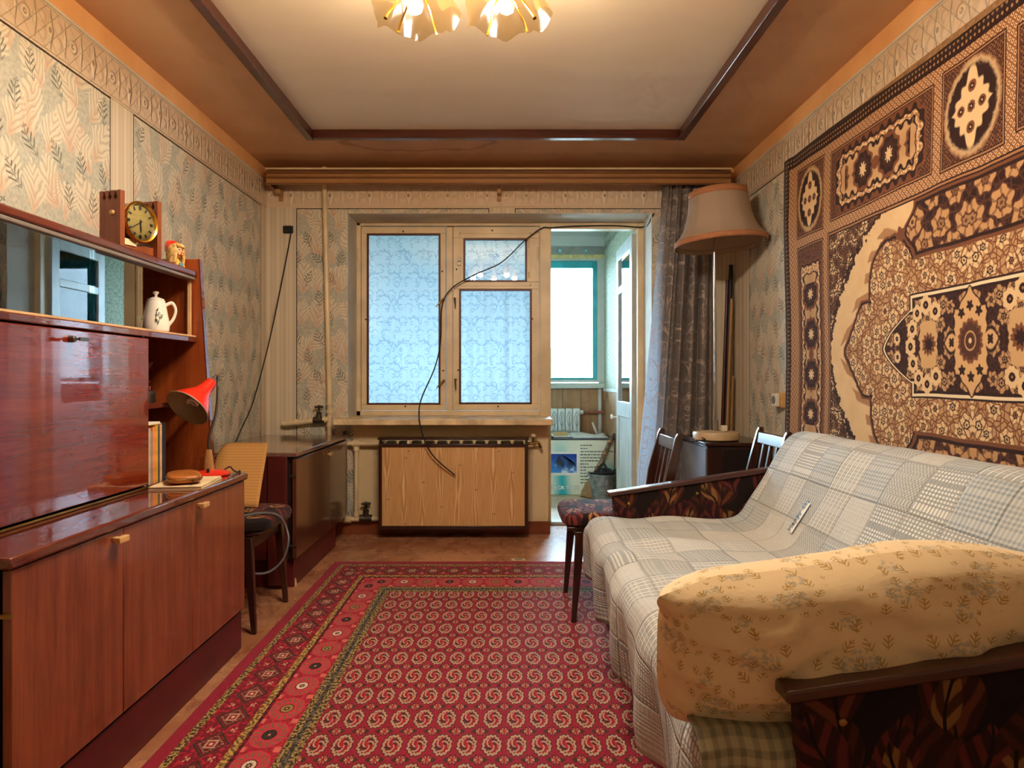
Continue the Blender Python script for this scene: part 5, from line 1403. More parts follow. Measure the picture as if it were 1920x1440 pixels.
# doll bust
dd = thing('doll_bust', 'small doll bust with blonde hair, red cap and yellow collar on the hutch', 'figurine', (-1.275, 2.728, 1.4825), math.radians(-8))
obj('collar', MB().lathe([(0.001, 0), (0.034, 0.0), (0.036, 0.008), (0.030, 0.020), (0.018, 0.030), (0.012, 0.040), (0.001, 0.041)], None, 24, False, lambda a, r, z: (r * (1 + 0.08 * math.sin(7 * a)), z)), M['doll_yellow'], dd, world=False)
obj('button', MB().lathe([(0.012, 0), (0.013, 0.004), (0.001, 0.006)], Matrix.Translation((0.030, -0.010, 0.012)) @ Matrix.Rotation(math.pi / 2, 4, 'Y'), 14, True), M['doll_blue'], dd, world=False)
hd = MB().ball((0.004, 0, 0.068), (0.024, 0.022, 0.027), 20, 14).ball((0.028, 0, 0.064), (0.006, 0.004, 0.004), 8, 6).ball((0.022, 0.008, 0.058), 0.007, 8, 6).ball((0.022, -0.008, 0.058), 0.007, 8, 6)
hdo = obj('head', hd, M['skin'], dd, world=False)
obj('mouth', MB().ball((0.026, 0, 0.054), (0.003, 0.005, 0.003), 8, 6), M['doll_lip'], hdo, world=False)
obj('eye', MB().ball((0.024, 0.009, 0.073), (0.003, 0.004, 0.0025), 8, 6), M['black'], hdo, world=False)
obj('eye', MB().ball((0.024, -0.009, 0.073), (0.003, 0.004, 0.0025), 8, 6), M['black'], hdo, world=False)
hr = MB()
for k in range(22):
    a = math.pi * (0.32 + 1.36 * k / 21)
    x_, y_ = math.cos(a), math.sin(a)
    hr.tube(smooth_path([(0.002 + 0.010 * x_, 0.010 * y_, 0.097), (0.002 + 0.026 * x_, 0.025 * y_, 0.085), (0.004 + 0.030 * x_, 0.029 * y_, 0.062), (0.004 + 0.028 * x_, 0.030 * y_, 0.040), (0.004 + 0.024 * x_, 0.030 * y_, 0.022)], 4), 0.0056, 6)
for y_ in (-0.012, -0.004, 0.005, 0.013):
    hr.tube(smooth_path([(0.0, y_ * 0.4, 0.098), (0.018, y_, 0.094), (0.027, y_ * 1.3, 0.083)], 4), 0.0055, 6)
obj('hair', hr, M['hair'], dd, world=False)
obj('cap', MB().lathe([(0.031, 0), (0.029, 0.010), (0.020, 0.024), (0.008, 0.036), (0.001, 0.04)], Matrix.Translation((-0.008, 0, 0.080)) @ Matrix.Rotation(math.radians(-42), 4, 'Y'), 20, True), M['red'], dd, world=False)

# open shelves
vs_ = thing('glass_vase', 'smoked glass bowl with a wavy rim on the dark middle shelf', 'vase', (-1.40, 2.585, 0.9745))
obj('bowl', MB().lathe([(0.001, 0), (0.035, 0.0), (0.030, 0.008), (0.014, 0.02), (0.014, 0.045), (0.045, 0.075), (0.085, 0.115), (0.098, 0.142), (0.094, 0.142), (0.078, 0.112), (0.04, 0.08), (0.001, 0.07)], None, 40, False, lambda a, r, z: (r * (1 + 0.07 * math.sin(6 * a) * (z / 0.14)), z + 0.010 * math.sin(6 * a) * (z / 0.14) ** 2)), M['smoked'], vs_, world=False)
tn = thing('metal_tin', 'low round steel tin on the middle shelf of the hutch', 'tin', (-1.315, 2.545, 0.9745))
obj('drum', MB().lathe([(0.001, 0), (0.050, 0), (0.052, 0.003), (0.052, 0.042), (0.049, 0.044), (0.048, 0.006), (0.001, 0.005)], None, 32), M['steel'], tn, world=False)
jr = thing('tea_caddy', 'small orange patterned caddy standing in the steel tin', 'caddy', (-1.335, 2.535, 0.980))
obj('caddy_box', MB().box(-0.022, 0.022, -0.016, 0.016, 0.0, 0.068), plain('caddy_print', rgb(196, 112, 44), 0.4, var=0.3, scale=70), jr, world=False, bevel=0.002)
gl_ = thing('shot_glass', 'small clear glass with a steel lid beside the caddy in the tin', 'glass', (-1.30, 2.575, 0.980))
obj('cup', MB().lathe([(0.001, 0.0), (0.010, 0.0), (0.013, 0.055), (0.0115, 0.055), (0.009, 0.004), (0.001, 0.004)], None, 20), M['glass'], gl_, world=False)
lid = thing('tin_lid', 'flat steel lid resting across the caddy and glass', 'lid', (-1.328, 2.553, 1.0485))
obj('lid_disc', MB().lathe([(0.001, 0.0), (0.044, 0.0), (0.046, 0.003), (0.044, 0.006), (0.001, 0.006)], None, 28), M['chrome'], lid, world=False)

# books, spines towards the room
bk_cols = [((206, 180, 140), 0.205, 0.016, 'thin cream book first in the row by the desk door'), ((34, 30, 32), 0.204, 0.014, 'narrow black book second in the row'), ((188, 176, 150), 0.198, 0.016, 'pale grey book third in the row'), ((150, 140, 124), 0.188, 0.012, 'thin taupe booklet leaning between pale and orange books'),
           ((232, 140, 84), 0.200, 0.022, 'orange book in the middle of the row'), ((214, 172, 40), 0.206, 0.014, 'yellow book beside the orange one'), ((70, 74, 84), 0.202, 0.012, 'slim slate book right of the yellow one'), ((214, 170, 124), 0.206, 0.016, 'peach book near the end of the row'), ((32, 40, 54), 0.212, 0.026, 'thick dark blue book last in the row')]
y_ = 2.434
for (c_, h_, w_, lb) in bk_cols:
    b_ = thing('book', lb, 'book', (-1.32, y_ + w_ / 2, ZS + 0.001), group='books on the sideboard')
    cover = plain('book_cover', rgb(*c_), 0.6, var=0.08, scale=30)
    fx0 = 0.075
    cv = MB().box(-0.075, fx0, -w_/2, -w_/2 + 0.002, 0, h_).box(-0.075, fx0, w_/2 - 0.002, w_/2, 0, h_).box(fx0 - 0.002, fx0, -w_/2 + 0.002, w_/2 - 0.002, 0, h_)
    obj('cover', cv, cover, b_, world=False)
    obj('pages', MB().box(-0.072, fx0 - 0.003, -w_/2 + 0.0022, w_/2 - 0.0022, 0.003, h_ - 0.004), M['paper'], b_, world=False)
    if 'orange' in lb or 'yellow' in lb:
        mt = Matrix.Translation((fx0 + 0.0003, 0.004, 0.05)) @ Matrix.Rotation(math.pi / 2, 4, 'Z') @ Matrix.Rotation(math.pi / 2, 4, 'X') @ Matrix.Rotation(math.pi / 2, 4, 'Z')
        for k in range(5):
            pass
    y_ += w_ + 0.0012
b_ = thing('magazine', 'pale magazines lying flat on top of the standing books', 'magazine', (-1.325, 2.50, ZS + 0.2085))
obj('cover', MB().box(-0.07, 0.078, -0.064, 0.064, 0.0, 0.004), M['paper'], b_, world=False)
obj('pages', MB().box(-0.068, 0.074, -0.060, 0.062, 0.004, 0.009), M['white_paper'], b_, world=False)

# purse on papers
pp = thing('brochure', 'buff folder lying flat on the sideboard under the purse', 'folder', (-1.125, 2.50, ZS + 0.0005), math.radians(8))
obj('cover', MB().box(-0.085, 0.085, -0.13, 0.13, 0.0, 0.004), M['paper'], pp, world=False)
obj('sheets', MB().box(-0.082, 0.08, -0.12, 0.135, 0.004, 0.007), M['white_paper'], pp, world=False)
obj('back_cover', MB().box(-0.085, 0.083, -0.13, 0.128, 0.007, 0.010), M['paper'], pp, world=False)
pu = thing('leather_purse', 'brown leather purse lying on the buff folder', 'purse', (-1.125, 2.475, ZS + 0.011), math.radians(-62))
def puff(L, W_, T, z0, ex=4.0):
    mb = MB(); n, m_ = 26, 14; rs = []
    for j in range(m_ + 1):
        t = -1 + 2 * j / m_
        k = (1 - abs(t) ** ex) ** (1 / ex)
        k = max(k, 0.55 if abs(t) > 0.98 else k)
        ring = []
        for i in range(n):
            a = 2 * math.pi * i / n
            c_, s_ = math.cos(a), math.sin(a)
            ring.append((L * math.copysign(abs(c_) ** 0.45, c_) * k, W_ * math.copysign(abs(s_) ** 0.45, s_) * k, z0 + T * t))
        rs.append(ring)
    return mb.rings(rs)
obj('body', puff(0.083, 0.055, 0.019, 0.019, 3.0), M['leather'], pu, world=False)
zp = [(0.084 * math.copysign(abs(math.cos(a)) ** 0.45, math.cos(a)), 0.056 * math.copysign(abs(math.sin(a)) ** 0.45, math.sin(a)), 0.019) for a in [2 * math.pi * i / 40 for i in range(41)]]
obj('zip', MB().tube(zp, 0.0022, 6), M['brass'], pu, world=False)
obj('zip_pull', MB().box(0.078, 0.094, 0.020, 0.026, 0.010, 0.014), M['brass'], pu, world=False)

# red desk lamp
LB = Vector((-1.135, 2.735, ZS + 0.0005))
dl_ = thing('desk_lamp', 'red desk lamp with a cone shade and bendy neck on the sideboard', 'lamp', LB)
obj('base', MB().lathe([(0.001, 0), (0.064, 0.0), (0.067, 0.003), (0.066, 0.009), (0.050, 0.017), (0.022, 0.022), (0.001, 0.023)], Matrix.Translation(LB), 40), M['red'], dl_)
obj('switch', MB().cone(LB + Vector((0.005, -0.048, 0.015)), LB + Vector((0.005, -0.050, 0.030)), 0.006, 0.005, 10), M['black'], dl_)
def rib(a, r, z): return (r * (1 + 0.05 * math.sin(a * 20)), z)
obj('stem', MB().lathe([(0.018, 0.0), (0.0185, 0.01), (0.013, 0.055), (0.0095, 0.078), (0.001, 0.08)], Matrix.Translation(LB + Vector((-0.012, 0, 0.020))), 60, False, rib), M['bamboo'], dl_)
apex = P(397, 716, 2.735)
ax_ = Vector((-0.30, -0.70, -0.64)).normalized()
nk = smooth_path([LB + Vector((-0.012, 0, 0.098)), LB + Vector((-0.010, 0, 0.15)), LB + Vector((0.012, 0.012, 0.25)), apex - ax_ * 0.03 + Vector((0.0, 0.01, 0.0)), apex], 8)
obj('neck', MB().tube(nk, 0.0052, 10), M['steel'], dl_)
ms = Matrix.Translation(apex) @ ax_.to_track_quat('Z', 'Y').to_matrix().to_4x4()
sp_ = [(0.001, -0.004), (0.019, 0.0), (0.0235, 0.02), (0.027, 0.045), (0.036, 0.070), (0.055, 0.100), (0.076, 0.135), (0.083, 0.150)]
obj('shade', MB().lathe(sp_, ms, 48), M['red'], dl_)
obj('shade_lining', MB().lathe([(r - 0.0016, z + 0.0012) for r, z in sp_[2:]], ms, 48), M['shade_in'], dl_)
obj('shade_rim', MB().lathe([(0.0815, 0.149), (0.084, 0.149), (0.084, 0.152), (0.0815, 0.152), (0.0815, 0.149)], ms, 48), M['shade_in'], dl_)
obj('lamp_holder', MB().lathe([(0.001, 0.03), (0.022, 0.03), (0.022, 0.085), (0.001, 0.087)], ms, 20), M['white_plastic'], dl_)
hx = [ms @ Vector((0.017 * math.cos(t), 0.017 * math.sin(t), 0.09 + 0.035 * t / (5 * math.pi))) for t in [5 * math.pi * i / 60 for i in range(61)]]
obj('spiral_bulb', MB().tube(hx, 0.0058, 8), M['bulb'], dl_)
lc_ = cable('lamp_cord', [LB + Vector((0.02, 0.058, 0.012)), LB + Vector((0.045, 0.062, 0.024)), LB + Vector((0.06, 0.055, 0.012)), LB + Vector((0.075, 0.062, 0.003)), LB + Vector((0.078, 0.079, 0.0)), LB + Vector((0.08, 0.086, -0.10)), LB + Vector((0.06, 0.088, -0.5))], 0.003, 'rubber', None, None)
lc_.parent = dl_; lc_.location = -LB

# ------------------------------------------------------------------ low dark cabinet by the window wall
TX = -1.062
tc_ = thing('low_cabinet', 'dark lacquered two-door low cabinet in the window corner', 'cabinet', (-1.33, 4.15, 0.0))
TY0_, TY1_ = 3.58, 4.73
obj('carcass', MB().box(-1.60, TX - 0.02, TY0_ + 0.022, TY1_, 0.145, 0.662), M['black_edge'], tc_, bevel=0.002)
obj('side_panel', MB().box(-1.60, TX - 0.045, TY0_, TY0_ + 0.02, 0.145, 0.664), M['tvc_side'], tc_, bevel=0.002)
obj('side_strip', MB().box(TX - 0.14, TX - 0.045, TY0_ - 0.012, TY0_, 0.02, 0.672), M['tvc_side'], tc_, bevel=0.002)
obj('top', MB().box(-1.62, TX + 0.006, TY0_ - 0.006, TY1_, 0.668, 0.69), M['tvc_top'], tc_, bevel=0.003)
obj('plinth', MB().box(-1.60, TX - 0.022, TY0_ + 0.04, 4.50, 0.0, 0.14), M['plinth'], tc_, bevel=0.003)
for a, b in ((TY0_ + 0.002, 4.255), (4.26, TY1_ - 0.003)):
    d_ = obj('door', MB().box(TX - 0.02, TX, a, b, 0.155, 0.655), M['tvc_door'], tc_, bevel=0.002)
    if a < 4: obj('handle', MB().box(TX, TX + 0.022, 4.205, 4.225, 0.612, 0.622).box(TX + 0.012, TX + 0.026, 4.19, 4.24, 0.609, 0.625), M['maple'], d_, bevel=0.002)
for z in (0.22, 0.57): obj('hinge', MB().box(TX - 0.03, TX + 0.004, TY0_ - 0.003, TY0_ + 0.004, z - 0.004, z + 0.004), M['steel'], tc_)
obj('chipped_corner', MB().prism([(3.632, 0.0), (3.665, 0.0), (3.655, 0.03), (3.632, 0.045)], 'x', TX - 0.022, TX - 0.0205), M['paper'], tc_)

# ------------------------------------------------------------------ chairs
def chair(label, loc, rz):
    """front along local +x"""
    t = thing('dining_chair', label, 'chair', loc, rz, group='slat-back dining chairs')
    W2 = 0.195
    for sy in (-1, 1):
        y_ = sy * W2
        def quad(x0, x1, yc, hw_, z): return [Vector((x0, yc - hw_, z)), Vector((x1, yc - hw_, z)), Vector((x1, yc + hw_, z)), Vector((x0, yc + hw_, z))]
        obj('leg', MB().hexa(quad(0.191, 0.212, sy * 0.212, 0.010, 0.0), quad(0.150, 0.190, y_, 0.016, 0.40)), M['dark_wood'], t, world=False, bevel=0.003)
        # rear leg runs up into the back post
        r0 = quad(-0.245, -0.222, sy * 0.2, 0.010, 0.0); r1 = quad(-0.208, -0.172, y_ * 0.98, 0.013, 0.40); r2 = quad(-0.240, -0.200, y_ * 0.94, 0.0125, 0.62); r3 = quad(-0.278, -0.246, y_ * 0.9, 0.012, 0.80); r4 = quad(-0.278, -0.256, y_ * 0.9, 0.010, 0.822)
        obj('leg', MB().rings([r0, r1, r2, r3, r4]), M['dark_wood'], t, world=False, bevel=0.003)
    ap = MB().box(0.155, 0.180, -W2 + 0.014, W2 - 0.014, 0.345, 0.405).box(-0.195, -0.175, -W2 + 0.014, W2 - 0.014, 0.345, 0.405)
    for sy in (-1, 1): ap.box(-0.175, 0.155, sy * W2 - 0.009, sy * W2 + 0.009, 0.345, 0.405)
    obj('apron', ap, M['dark_wood'], t, world=False, bevel=0.002)
    obj('seat_board', MB().box(-0.20, 0.225, -0.212, 0.212, 0.405, 0.420), M['dark_wood'], t, world=False, bevel=0.003)
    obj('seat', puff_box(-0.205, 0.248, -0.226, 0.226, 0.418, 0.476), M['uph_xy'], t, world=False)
    def lean(z): return -0.19 - (z - 0.42) * 0.19
    a, b = 0.745, 0.798
    def slab(z0, z1, y0, y1, th_=0.012):
        return MB().hexa([Vector((lean(z0) - th_, y0, z0)), Vector((lean(z0) + th_, y0, z0)), Vector((lean(z0) + th_, y1, z0)), Vector((lean(z0) - th_, y1, z0))],
                         [Vector((lean(z1) - th_, y0, z1)), Vector((lean(z1) + th_, y0, z1)), Vector((lean(z1) + th_, y1, z1)), Vector((lean(z1) - th_, y1, z1))])
    obj('top_rail', slab(a, b, -0.166, 0.166), M['dark_wood'], t, world=False, bevel=0.003)
    obj('lower_rail', slab(0.50, 0.53, -0.176, 0.176), M['dark_wood'], t, world=False, bevel=0.003)
    for k in (-1, 0, 1): obj('slat', slab(0.53, a, k * 0.085 - 0.011, k * 0.085 + 0.011, 0.007), M['dark_wood'], t, world=False, bevel=0.002)
    return t
def puff_box(x0, x1, y0, y1, z0, z1):
    """a cushion: rounded rectangle, domed"""
    mb = MB(); n = 40; rs = []
    cx_, cy_, a, b = (x0 + x1) / 2, (y0 + y1) / 2, (x1 - x0) / 2, (y1 - y0) / 2
    for t, k in ((0.0, 0.93), (0.18, 0.99), (0.45, 1.0), (0.75, 0.975), (0.92, 0.90), (1.0, 0.75), (1.02, 0.4), (1.02, 0.05)):
        rs.append([(cx_ + a * k * math.copysign(abs(math.cos(q)) ** 0.3, math.cos(q)), cy_ + b * k * math.copysign(abs(math.sin(q)) ** 0.3, math.sin(q)), z0 + (z1 - z0) * t) for q in [2 * math.pi * i / n for i in range(n)]])
    return mb.rings(rs)
chair('dark slat-back dining chair between the rug and the curtain, beyond the sofa arm', (0.49, 3.28, 0), math.pi)
chair('dark slat-back dining chair beside the floor lamp, behind the sofa back', (1.005, 3.375, 0), math.pi)
chair('dark dining chair with a card sheet on it between sideboard and low cabinet', (-1.252, 3.165, 0), 0.0)
# card sheet leaning on the cabinet
def card(u, v):
    x0 = -1.385 + 0.255 * u; z = 0.478 + 0.265 * v
    cr = max(0.0, 0.25 - u) / 0.25
    z -= 0.06 * cr * cr * v
    return (x0 - 0.055 * v, 3.225 + 0.30 * v + 0.012 * math.sin(u * 3), z)
obj('card_sheet', MB().grid(card, 16, 10), M['card'], None, 'corrugated cardboard sheet standing on the chair by the low cabinet', 'cardboard', solid=0.005)
cable('chair_cable', [P(418, 880, 3.42), P(428, 852, 3.52), P(444, 833, 3.56), P(462, 835, 3.57), P(480, 846, 3.56), P(468, 842, 3.55)], 0.0045, 'rubber', 'black cable end draped over the top of the cardboard sheet')
cable('loop_cable', [P(455, 968, 3.0), P(490, 962, 3.05), P(520, 966, 3.1), P(535, 985, 3.12), P(541, 1015, 3.1), P(530, 1050, 3.08), P(505, 1072, 3.05), P(475, 1075, 3.0), P(452, 1062, 2.95), P(440, 1040, 2.92)], 0.0048, 'grey_cable', 'grey cable lying on the chair seat and hanging down in a loop')
# ------------------------------------------------------------------ rugs
rg_ = obj('floor_rug', MB().box(-0.99, 1.02, 1.03, 4.09, 0.0005, 0.011), M['rug'], None, 'red patterned rug with rows of octagons on the floor', 'rug', bevel=0.004)
def wr(u, v):
    y = 3.845 - 3.0 * u; z = 0.135 + 2.10 * v
    z += 0.012 * math.sin(u * 9.0) * v
    x = 1.532 - 0.008 * math.sin(u * 7 + v * 2) - 0.006 * math.sin(v * 9 + u * 4) - (0.012 if u < 0.02 else 0.0)
    return (x, y, z)
wrt = thing('wall_rug', 'large brown and cream medallion rug hung on the right wall', 'rug', (1.54, 2.345, 0.135))
obj('pile', MB().grid(wr, 60, 42), M['wall_rug'], wrt, solid=0.012)
ed = MB()
for k in range(150):
    z = 0.15 + k * 0.0138
    ed.tube([(1.530, 3.846, z), (1.532, 3.856, z - 0.002), (1.536, 3.866 + 0.004 * math.sin(k * 2.1), z - 0.005)], 0.0022, 4)
obj('fringe', ed, M['rug_edge'], wrt, kind='stuff')
obj('hanging_strip', MB().box(1.545, 1.56, 0.85, 3.845, 2.232, 2.256), M['rug_edge'], wrt)

# socket on the right wall
so = thing('wall_socket', 'ivory power socket on a wooden block at the edge of the wall rug', 'socket', (1.55, 4.02, 0.94))
obj('wood_block', MB().box(1.532, 1.56, 3.965, 4.055, 0.90, 0.985), M['maple'], so, bevel=0.003)
obj('plate', MB().box(1.508, 1.532, 3.975, 4.045, 0.905, 0.98), M['white_plastic'], so, bevel=0.005)
obj('well', MB().cone((1.509, 4.01, 0.943), (1.506, 4.01, 0.943), 0.024, 0.024, 20), M['track_grey'], so)
for dz in (-0.009, 0.009): obj('pin_hole', MB().cone((1.507, 4.01, 0.943 + dz), (1.505, 4.01, 0.943 + dz), 0.003, 0.003, 8), M['black'], so)

# ------------------------------------------------------------------ sofa
so_ = thing('sofa', 'sofa with dark leaf-print arms along the right wall', 'sofa', (0.9, 2.0, 0.0))
AY = (1.055, 2.905)
obj('base', MB().box(0.40, 1.40, AY[0] + 0.045, AY[1], 0.06, 0.30), M['uph_xz'], so_, bevel=0.01)
for x_ in (0.45, 1.34):
    for y_ in (1.18, 2.80): obj('foot', MB().cone((x_, y_, 0.0), (x_, y_, 0.06), 0.018, 0.026, 12), M['dark_wood'], so_)
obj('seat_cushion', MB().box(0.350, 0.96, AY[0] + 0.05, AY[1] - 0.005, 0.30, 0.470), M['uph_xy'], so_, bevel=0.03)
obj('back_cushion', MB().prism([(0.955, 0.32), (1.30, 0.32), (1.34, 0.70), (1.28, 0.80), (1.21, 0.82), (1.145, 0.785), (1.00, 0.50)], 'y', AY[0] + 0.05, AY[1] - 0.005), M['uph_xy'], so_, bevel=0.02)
for k, y_ in enumerate((AY[0], AY[1])):
    arm = MB().prism([(0.455, 0.11), (1.36, 0.11), (1.36, 0.70), (1.25, 0.705), (0.435, 0.583)], 'y', y_, y_ + 0.04)
    a_ = obj('arm', arm, M['uph_xz'], so_, bevel=0.006)
    rl = MB().hexa([Vector((0.415, y_ - 0.006, 0.578)), Vector((1.30, y_ - 0.006, 0.711)), Vector((1.30, y_ + 0.046, 0.711)), Vector((0.415, y_ + 0.046, 0.578))],
                   [Vector((0.415, y_ - 0.006, 0.597)), Vector((1.30, y_ - 0.006, 0.730)), Vector((1.30, y_ + 0.046, 0.730)), Vector((0.415, y_ + 0.046, 0.597))])
    obj('arm_rail', rl, M['arm_rail'], a_, bevel=0.004)
    for x_ in (0.50, 0.78, 1.05):
        z_ = 0.575 + (x_ - 0.435) * 0.15
        q = Vector((x_, y_, z_ - 0.035)); obj('upholstery_nail', MB().ball(q, (0.007, 0.004, 0.007), 10, 6), M['brass'], a_)

# bedspread thrown over seat and back
prof = [(0.352, 0.10), (0.338, 0.22), (0.326, 0.34), (0.322, 0.42), (0.335, 0.468), (0.37, 0.492), (0.45, 0.503), (0.60, 0.500), (0.75, 0.492), (0.88, 0.488), (0.945, 0.505), (0.985, 0.56), (1.03, 0.64), (1.075, 0.72), (1.115, 0.785), (1.155, 0.828), (1.205, 0.845), (1.26, 0.835), (1.315, 0.79), (1.36, 0.68), (1.372, 0.55)]
pc_ = smooth_path([(a, 0, b) for a, b in prof], 5)
acc = [0.0]
for a, b in zip(pc_, pc_[1:]): acc.append(acc[-1] + (b - a).length)
NP = len(pc_) - 1
def quilt(u, v):
    i = min(NP - 1, int(u * NP)); t = u * NP - i
    p = pc_[i].lerp(pc_[i + 1], t)
    y = 1.105 + 1.785 * v
    s = acc[i] + (acc[i + 1] - acc[i]) * t
    # drape at the front: ripples that grow towards the hem, a longer hem at the near end
    front = max(0.0, min(1.0, (0.36 - s) / 0.30))
    x, z = p.x, p.z
    if front > 0:
        x -= front * (0.012 + 0.020 * math.sin(y * 15 + 1.0) + 0.012 * math.sin(y * 31) + 0.030 * max(0.0, 1.5 - y))
        hem = 0.26 * (0.35 + 0.65 * (y - 1.1) / 1.8) * (0.55 + 0.1 * math.sin(y * 9))
        z = z + front * hem
    seat = max(0.0, 1 - abs((s - 0.55) / 0.35))
    z += seat * (0.006 * math.sin(y * 24 + x * 9) + 0.008 * math.sin(y * 11 + x * 18 + 1.3) - 0.012 * math.sin((y - 1.1) / 1.8 * math.pi))
    n = mnoise.noise(Vector((s * 5.0, y * 5.0, 0.3)))
    bk_ = max(0.0, min(1.0, (s - 0.95) / 0.2))
    x -= bk_ * 0.010 * n; z += 0.006 * n
    return (x, y, z)
sp = thing('bedspread', 'pale patchwork bedspread thrown over the sofa seat and back', 'bedspread', (0.8, 2.0, 0.3))
obj('cover', MB().grid(quilt, 120, 130, lambda u, v: (acc[min(NP, int(u * NP))] + 0.02, 1.785 * v)), M['quilt'], sp, solid=0.006, smooth=180)
def flap(u, v):
    x = 0.285 + 0.165 * u
    path = ((1.066, 0.02), (1.070, 0.25), (1.072, 0.44), (1.080, 0.492), (1.105, 0.516), (1.16, 0.512))
    k = v * 5; i = min(4, int(k)); t = k - i
    y = path[i][0] + (path[i + 1][0] - path[i][0]) * t; z = path[i][1] + (path[i + 1][1] - path[i][1]) * t
    return (x - (0.012 * math.sin(z * 11) + 0.05 * (0.5 - z)) * (1 - u), y - 0.006 * math.sin(u * 9 + z * 3), z)
obj('end_flap', MB().grid(flap, 20, 30, lambda u, v: (0.165 * u, flap(u, v)[2])), M['gingham'], sp, solid=0.004, smooth=180, label='gingham end flap')
mt = Matrix.Translation((1.0, 2.36, 0.60)) 
# woven tag with the words Happy day
a_, b_ = Vector(quilt(0.565, 0.738)), Vector(quilt(0.615, 0.742))
i0 = [k for k in range(NP) if pc_[k].z > 0.53 and pc_[k].x > 0.95][0]; i1 = i0 + 7
def tagpt(u, w_):
    k = i0 + (i1 - i0) * u
    p = Vector(quilt(k / NP, (2.405 + w_ - 1.105) / 1.785))
    return p + Vector((-0.88, 0, 0.47)).normalized() * 0.0095
tgm = MB().grid(lambda u, v: tagpt(u, -0.012 + 0.024 * v), 10, 2)
tg = obj('woven_tag', tgm, M['white_paper'], sp, label='cream woven tag reading Happy day')
p0, p1 = tagpt(0.03, 0.006), tagpt(0.97, 0.006)
ux_ = (p1 - p0).normalized(); ny = Vector((-0.88, 0, 0.47)).normalized(); uy = ny.cross(ux_)
R_ = Matrix((ux_, uy, ny)).transposed().to_4x4()
if uy.y > 0: pass
obj('tag_words', text_mb('Happy day', 0.030, Matrix.Translation(p0 + ny * 0.004 - uy * 0.004) @ R_, 0.0008), M['letter_dark'], tg)

# pillow against the near arm
def pillow():
    mb = MB(); nu, nv = 64, 40
    C_ = Vector((0.625, 1.205, 0.620)); lean_ = math.radians(-14)
    L, Hh, T = 0.372, 0.150, 0.118
    ex = Vector((1, 0.02, 0.045)).normalized(); ez = Vector((-0.04, math.sin(lean_), math.cos(lean_))); ey = ez.cross(ex) * -1
    def pt(u, v, side):
        x, z = -1 + 2 * u, -1 + 2 * v
        k = max(0.0, (1 - abs(x) ** 3.2)) ** 0.42 * max(0.0, (1 - abs(z) ** 2.4)) ** 0.46
        pin = 1 - 0.13 * abs(x) ** 4
        pinx = 1 - 0.07 * abs(z) ** 4
        n = mnoise.fractal(Vector((x * 2.2, z * 1.8, side * 3.1)), 0.8, 2.0, 3)
        wr_ = 0.006 * math.sin(x * 4 + z * 12 + 4 * n) + 0.006 * n
        th_ = T * k * (1 + 0.05 * n) + wr_ * k
        top = 0.012 * math.sin(x * 4.0 + 0.8) * z
        p = C_ + ex * (L * x * pinx) + ez * (Hh * z * pin + top) + ey * (side * th_)
        if x < -0.8 and z > 0.6:                 # ear of the case folding forward
            q = (-0.8 - x) / 0.2 * (z - 0.6) / 0.4
            p += Vector((-0.030, -0.03, -0.02)) * q
        return p
    for side in (-1, 1):
        mb.grid(lambda u, v: pt(u, v, side), nu, nv, lambda u, v: (0.4 * ((2*u-1) + 0.2 * (2*u-1) ** 9) + (2.0 if side > 0 else 0), 0.19 * ((2*v-1) + 0.55 * (2*v-1) ** 7)))
    return mb
obj('floral_pillow', pillow(), M['pillow'], None, 'long cream pillow with yellow flower sprays propped on the near sofa arm', 'pillow', smooth=180, weld=False)

# ------------------------------------------------------------------ floor lamp on its dark stand
st = thing('lamp_stand_cabinet', 'dark polished cabinet under the floor lamp in the right corner', 'cabinet', (1.36, 4.4, 0.0))
CX0, CX1, CY0, CY1 = 1.168, 1.535, 4.12, 4.735
obj('body', MB().box(CX0, CX1, CY0 + 0.012, CY1, 0.09, 0.668), M['dark_wood'], st, bevel=0.003)
obj('side_sheen_sheet', MB().box(CX0 - 0.006, CX0, CY0 + 0.03, CY1 - 0.01, 0.10, 0.655), plain('painted_side_sheen', rgb(132, 142, 152), 0.2, coat=0.5, var=0.08, scale=5), st)  # thin sheet coloured like the bluish daylight reflection on the dark side
obj('top', MB().box(CX0 - 0.014, CX1, CY0, CY1, 0.670, 0.690), M['dark_wood'], st, bevel=0.004)
obj('edge_strip', MB().box(CX0 - 0.016, CX0 + 0.012, CY0 - 0.002, CY1, 0.6905, 0.692), plain('nickel_edge', rgb(150, 156, 160), 0.35, 0.6, var=0.05), st)
vh = MB()
for k in range(34): vh.box(CX0 - 0.010, CX0 - 0.003, CY0 + 0.01 + k * 0.018, CY0 + 0.02 + k * 0.018, 0.692, 0.6926).box(CX0 + 0.001, CX0 + 0.007, CY0 + 0.01 + k * 0.018, CY0 + 0.02 + k * 0.018, 0.692, 0.6926)
obj('vent_holes', vh, M['black'], st, kind='stuff')
obj('front_door', MB().box(CX0 + 0.085, CX1 - 0.02, CY0 + 0.002, CY0 + 0.012, 0.12, 0.655), M['black_edge'], st, bevel=0.002)
for x_ in (CX0 + 0.03, CX1 - 0.03):
    for y_ in (CY0 + 0.05, CY1 - 0.05): obj('foot', MB().cone((x_, y_, 0), (x_, y_, 0.09), 0.014, 0.02, 10), M['dark_wood'], st)
FL = Vector((1.268, 4.30, 0.693))
fl = thing('floor_lamp', 'lamp with a flared beige shade and round base on the dark cabinet', 'lamp', FL)
obj('base', MB().lathe([(0.001, 0), (0.128, 0.0), (0.136, 0.006), (0.138, 0.040), (0.132, 0.050), (0.04, 0.054), (0.001, 0.055)], Matrix.Translation(FL), 48), plain('lamp_base_enamel', rgb(206, 178, 138), 0.4, var=0.05), fl)
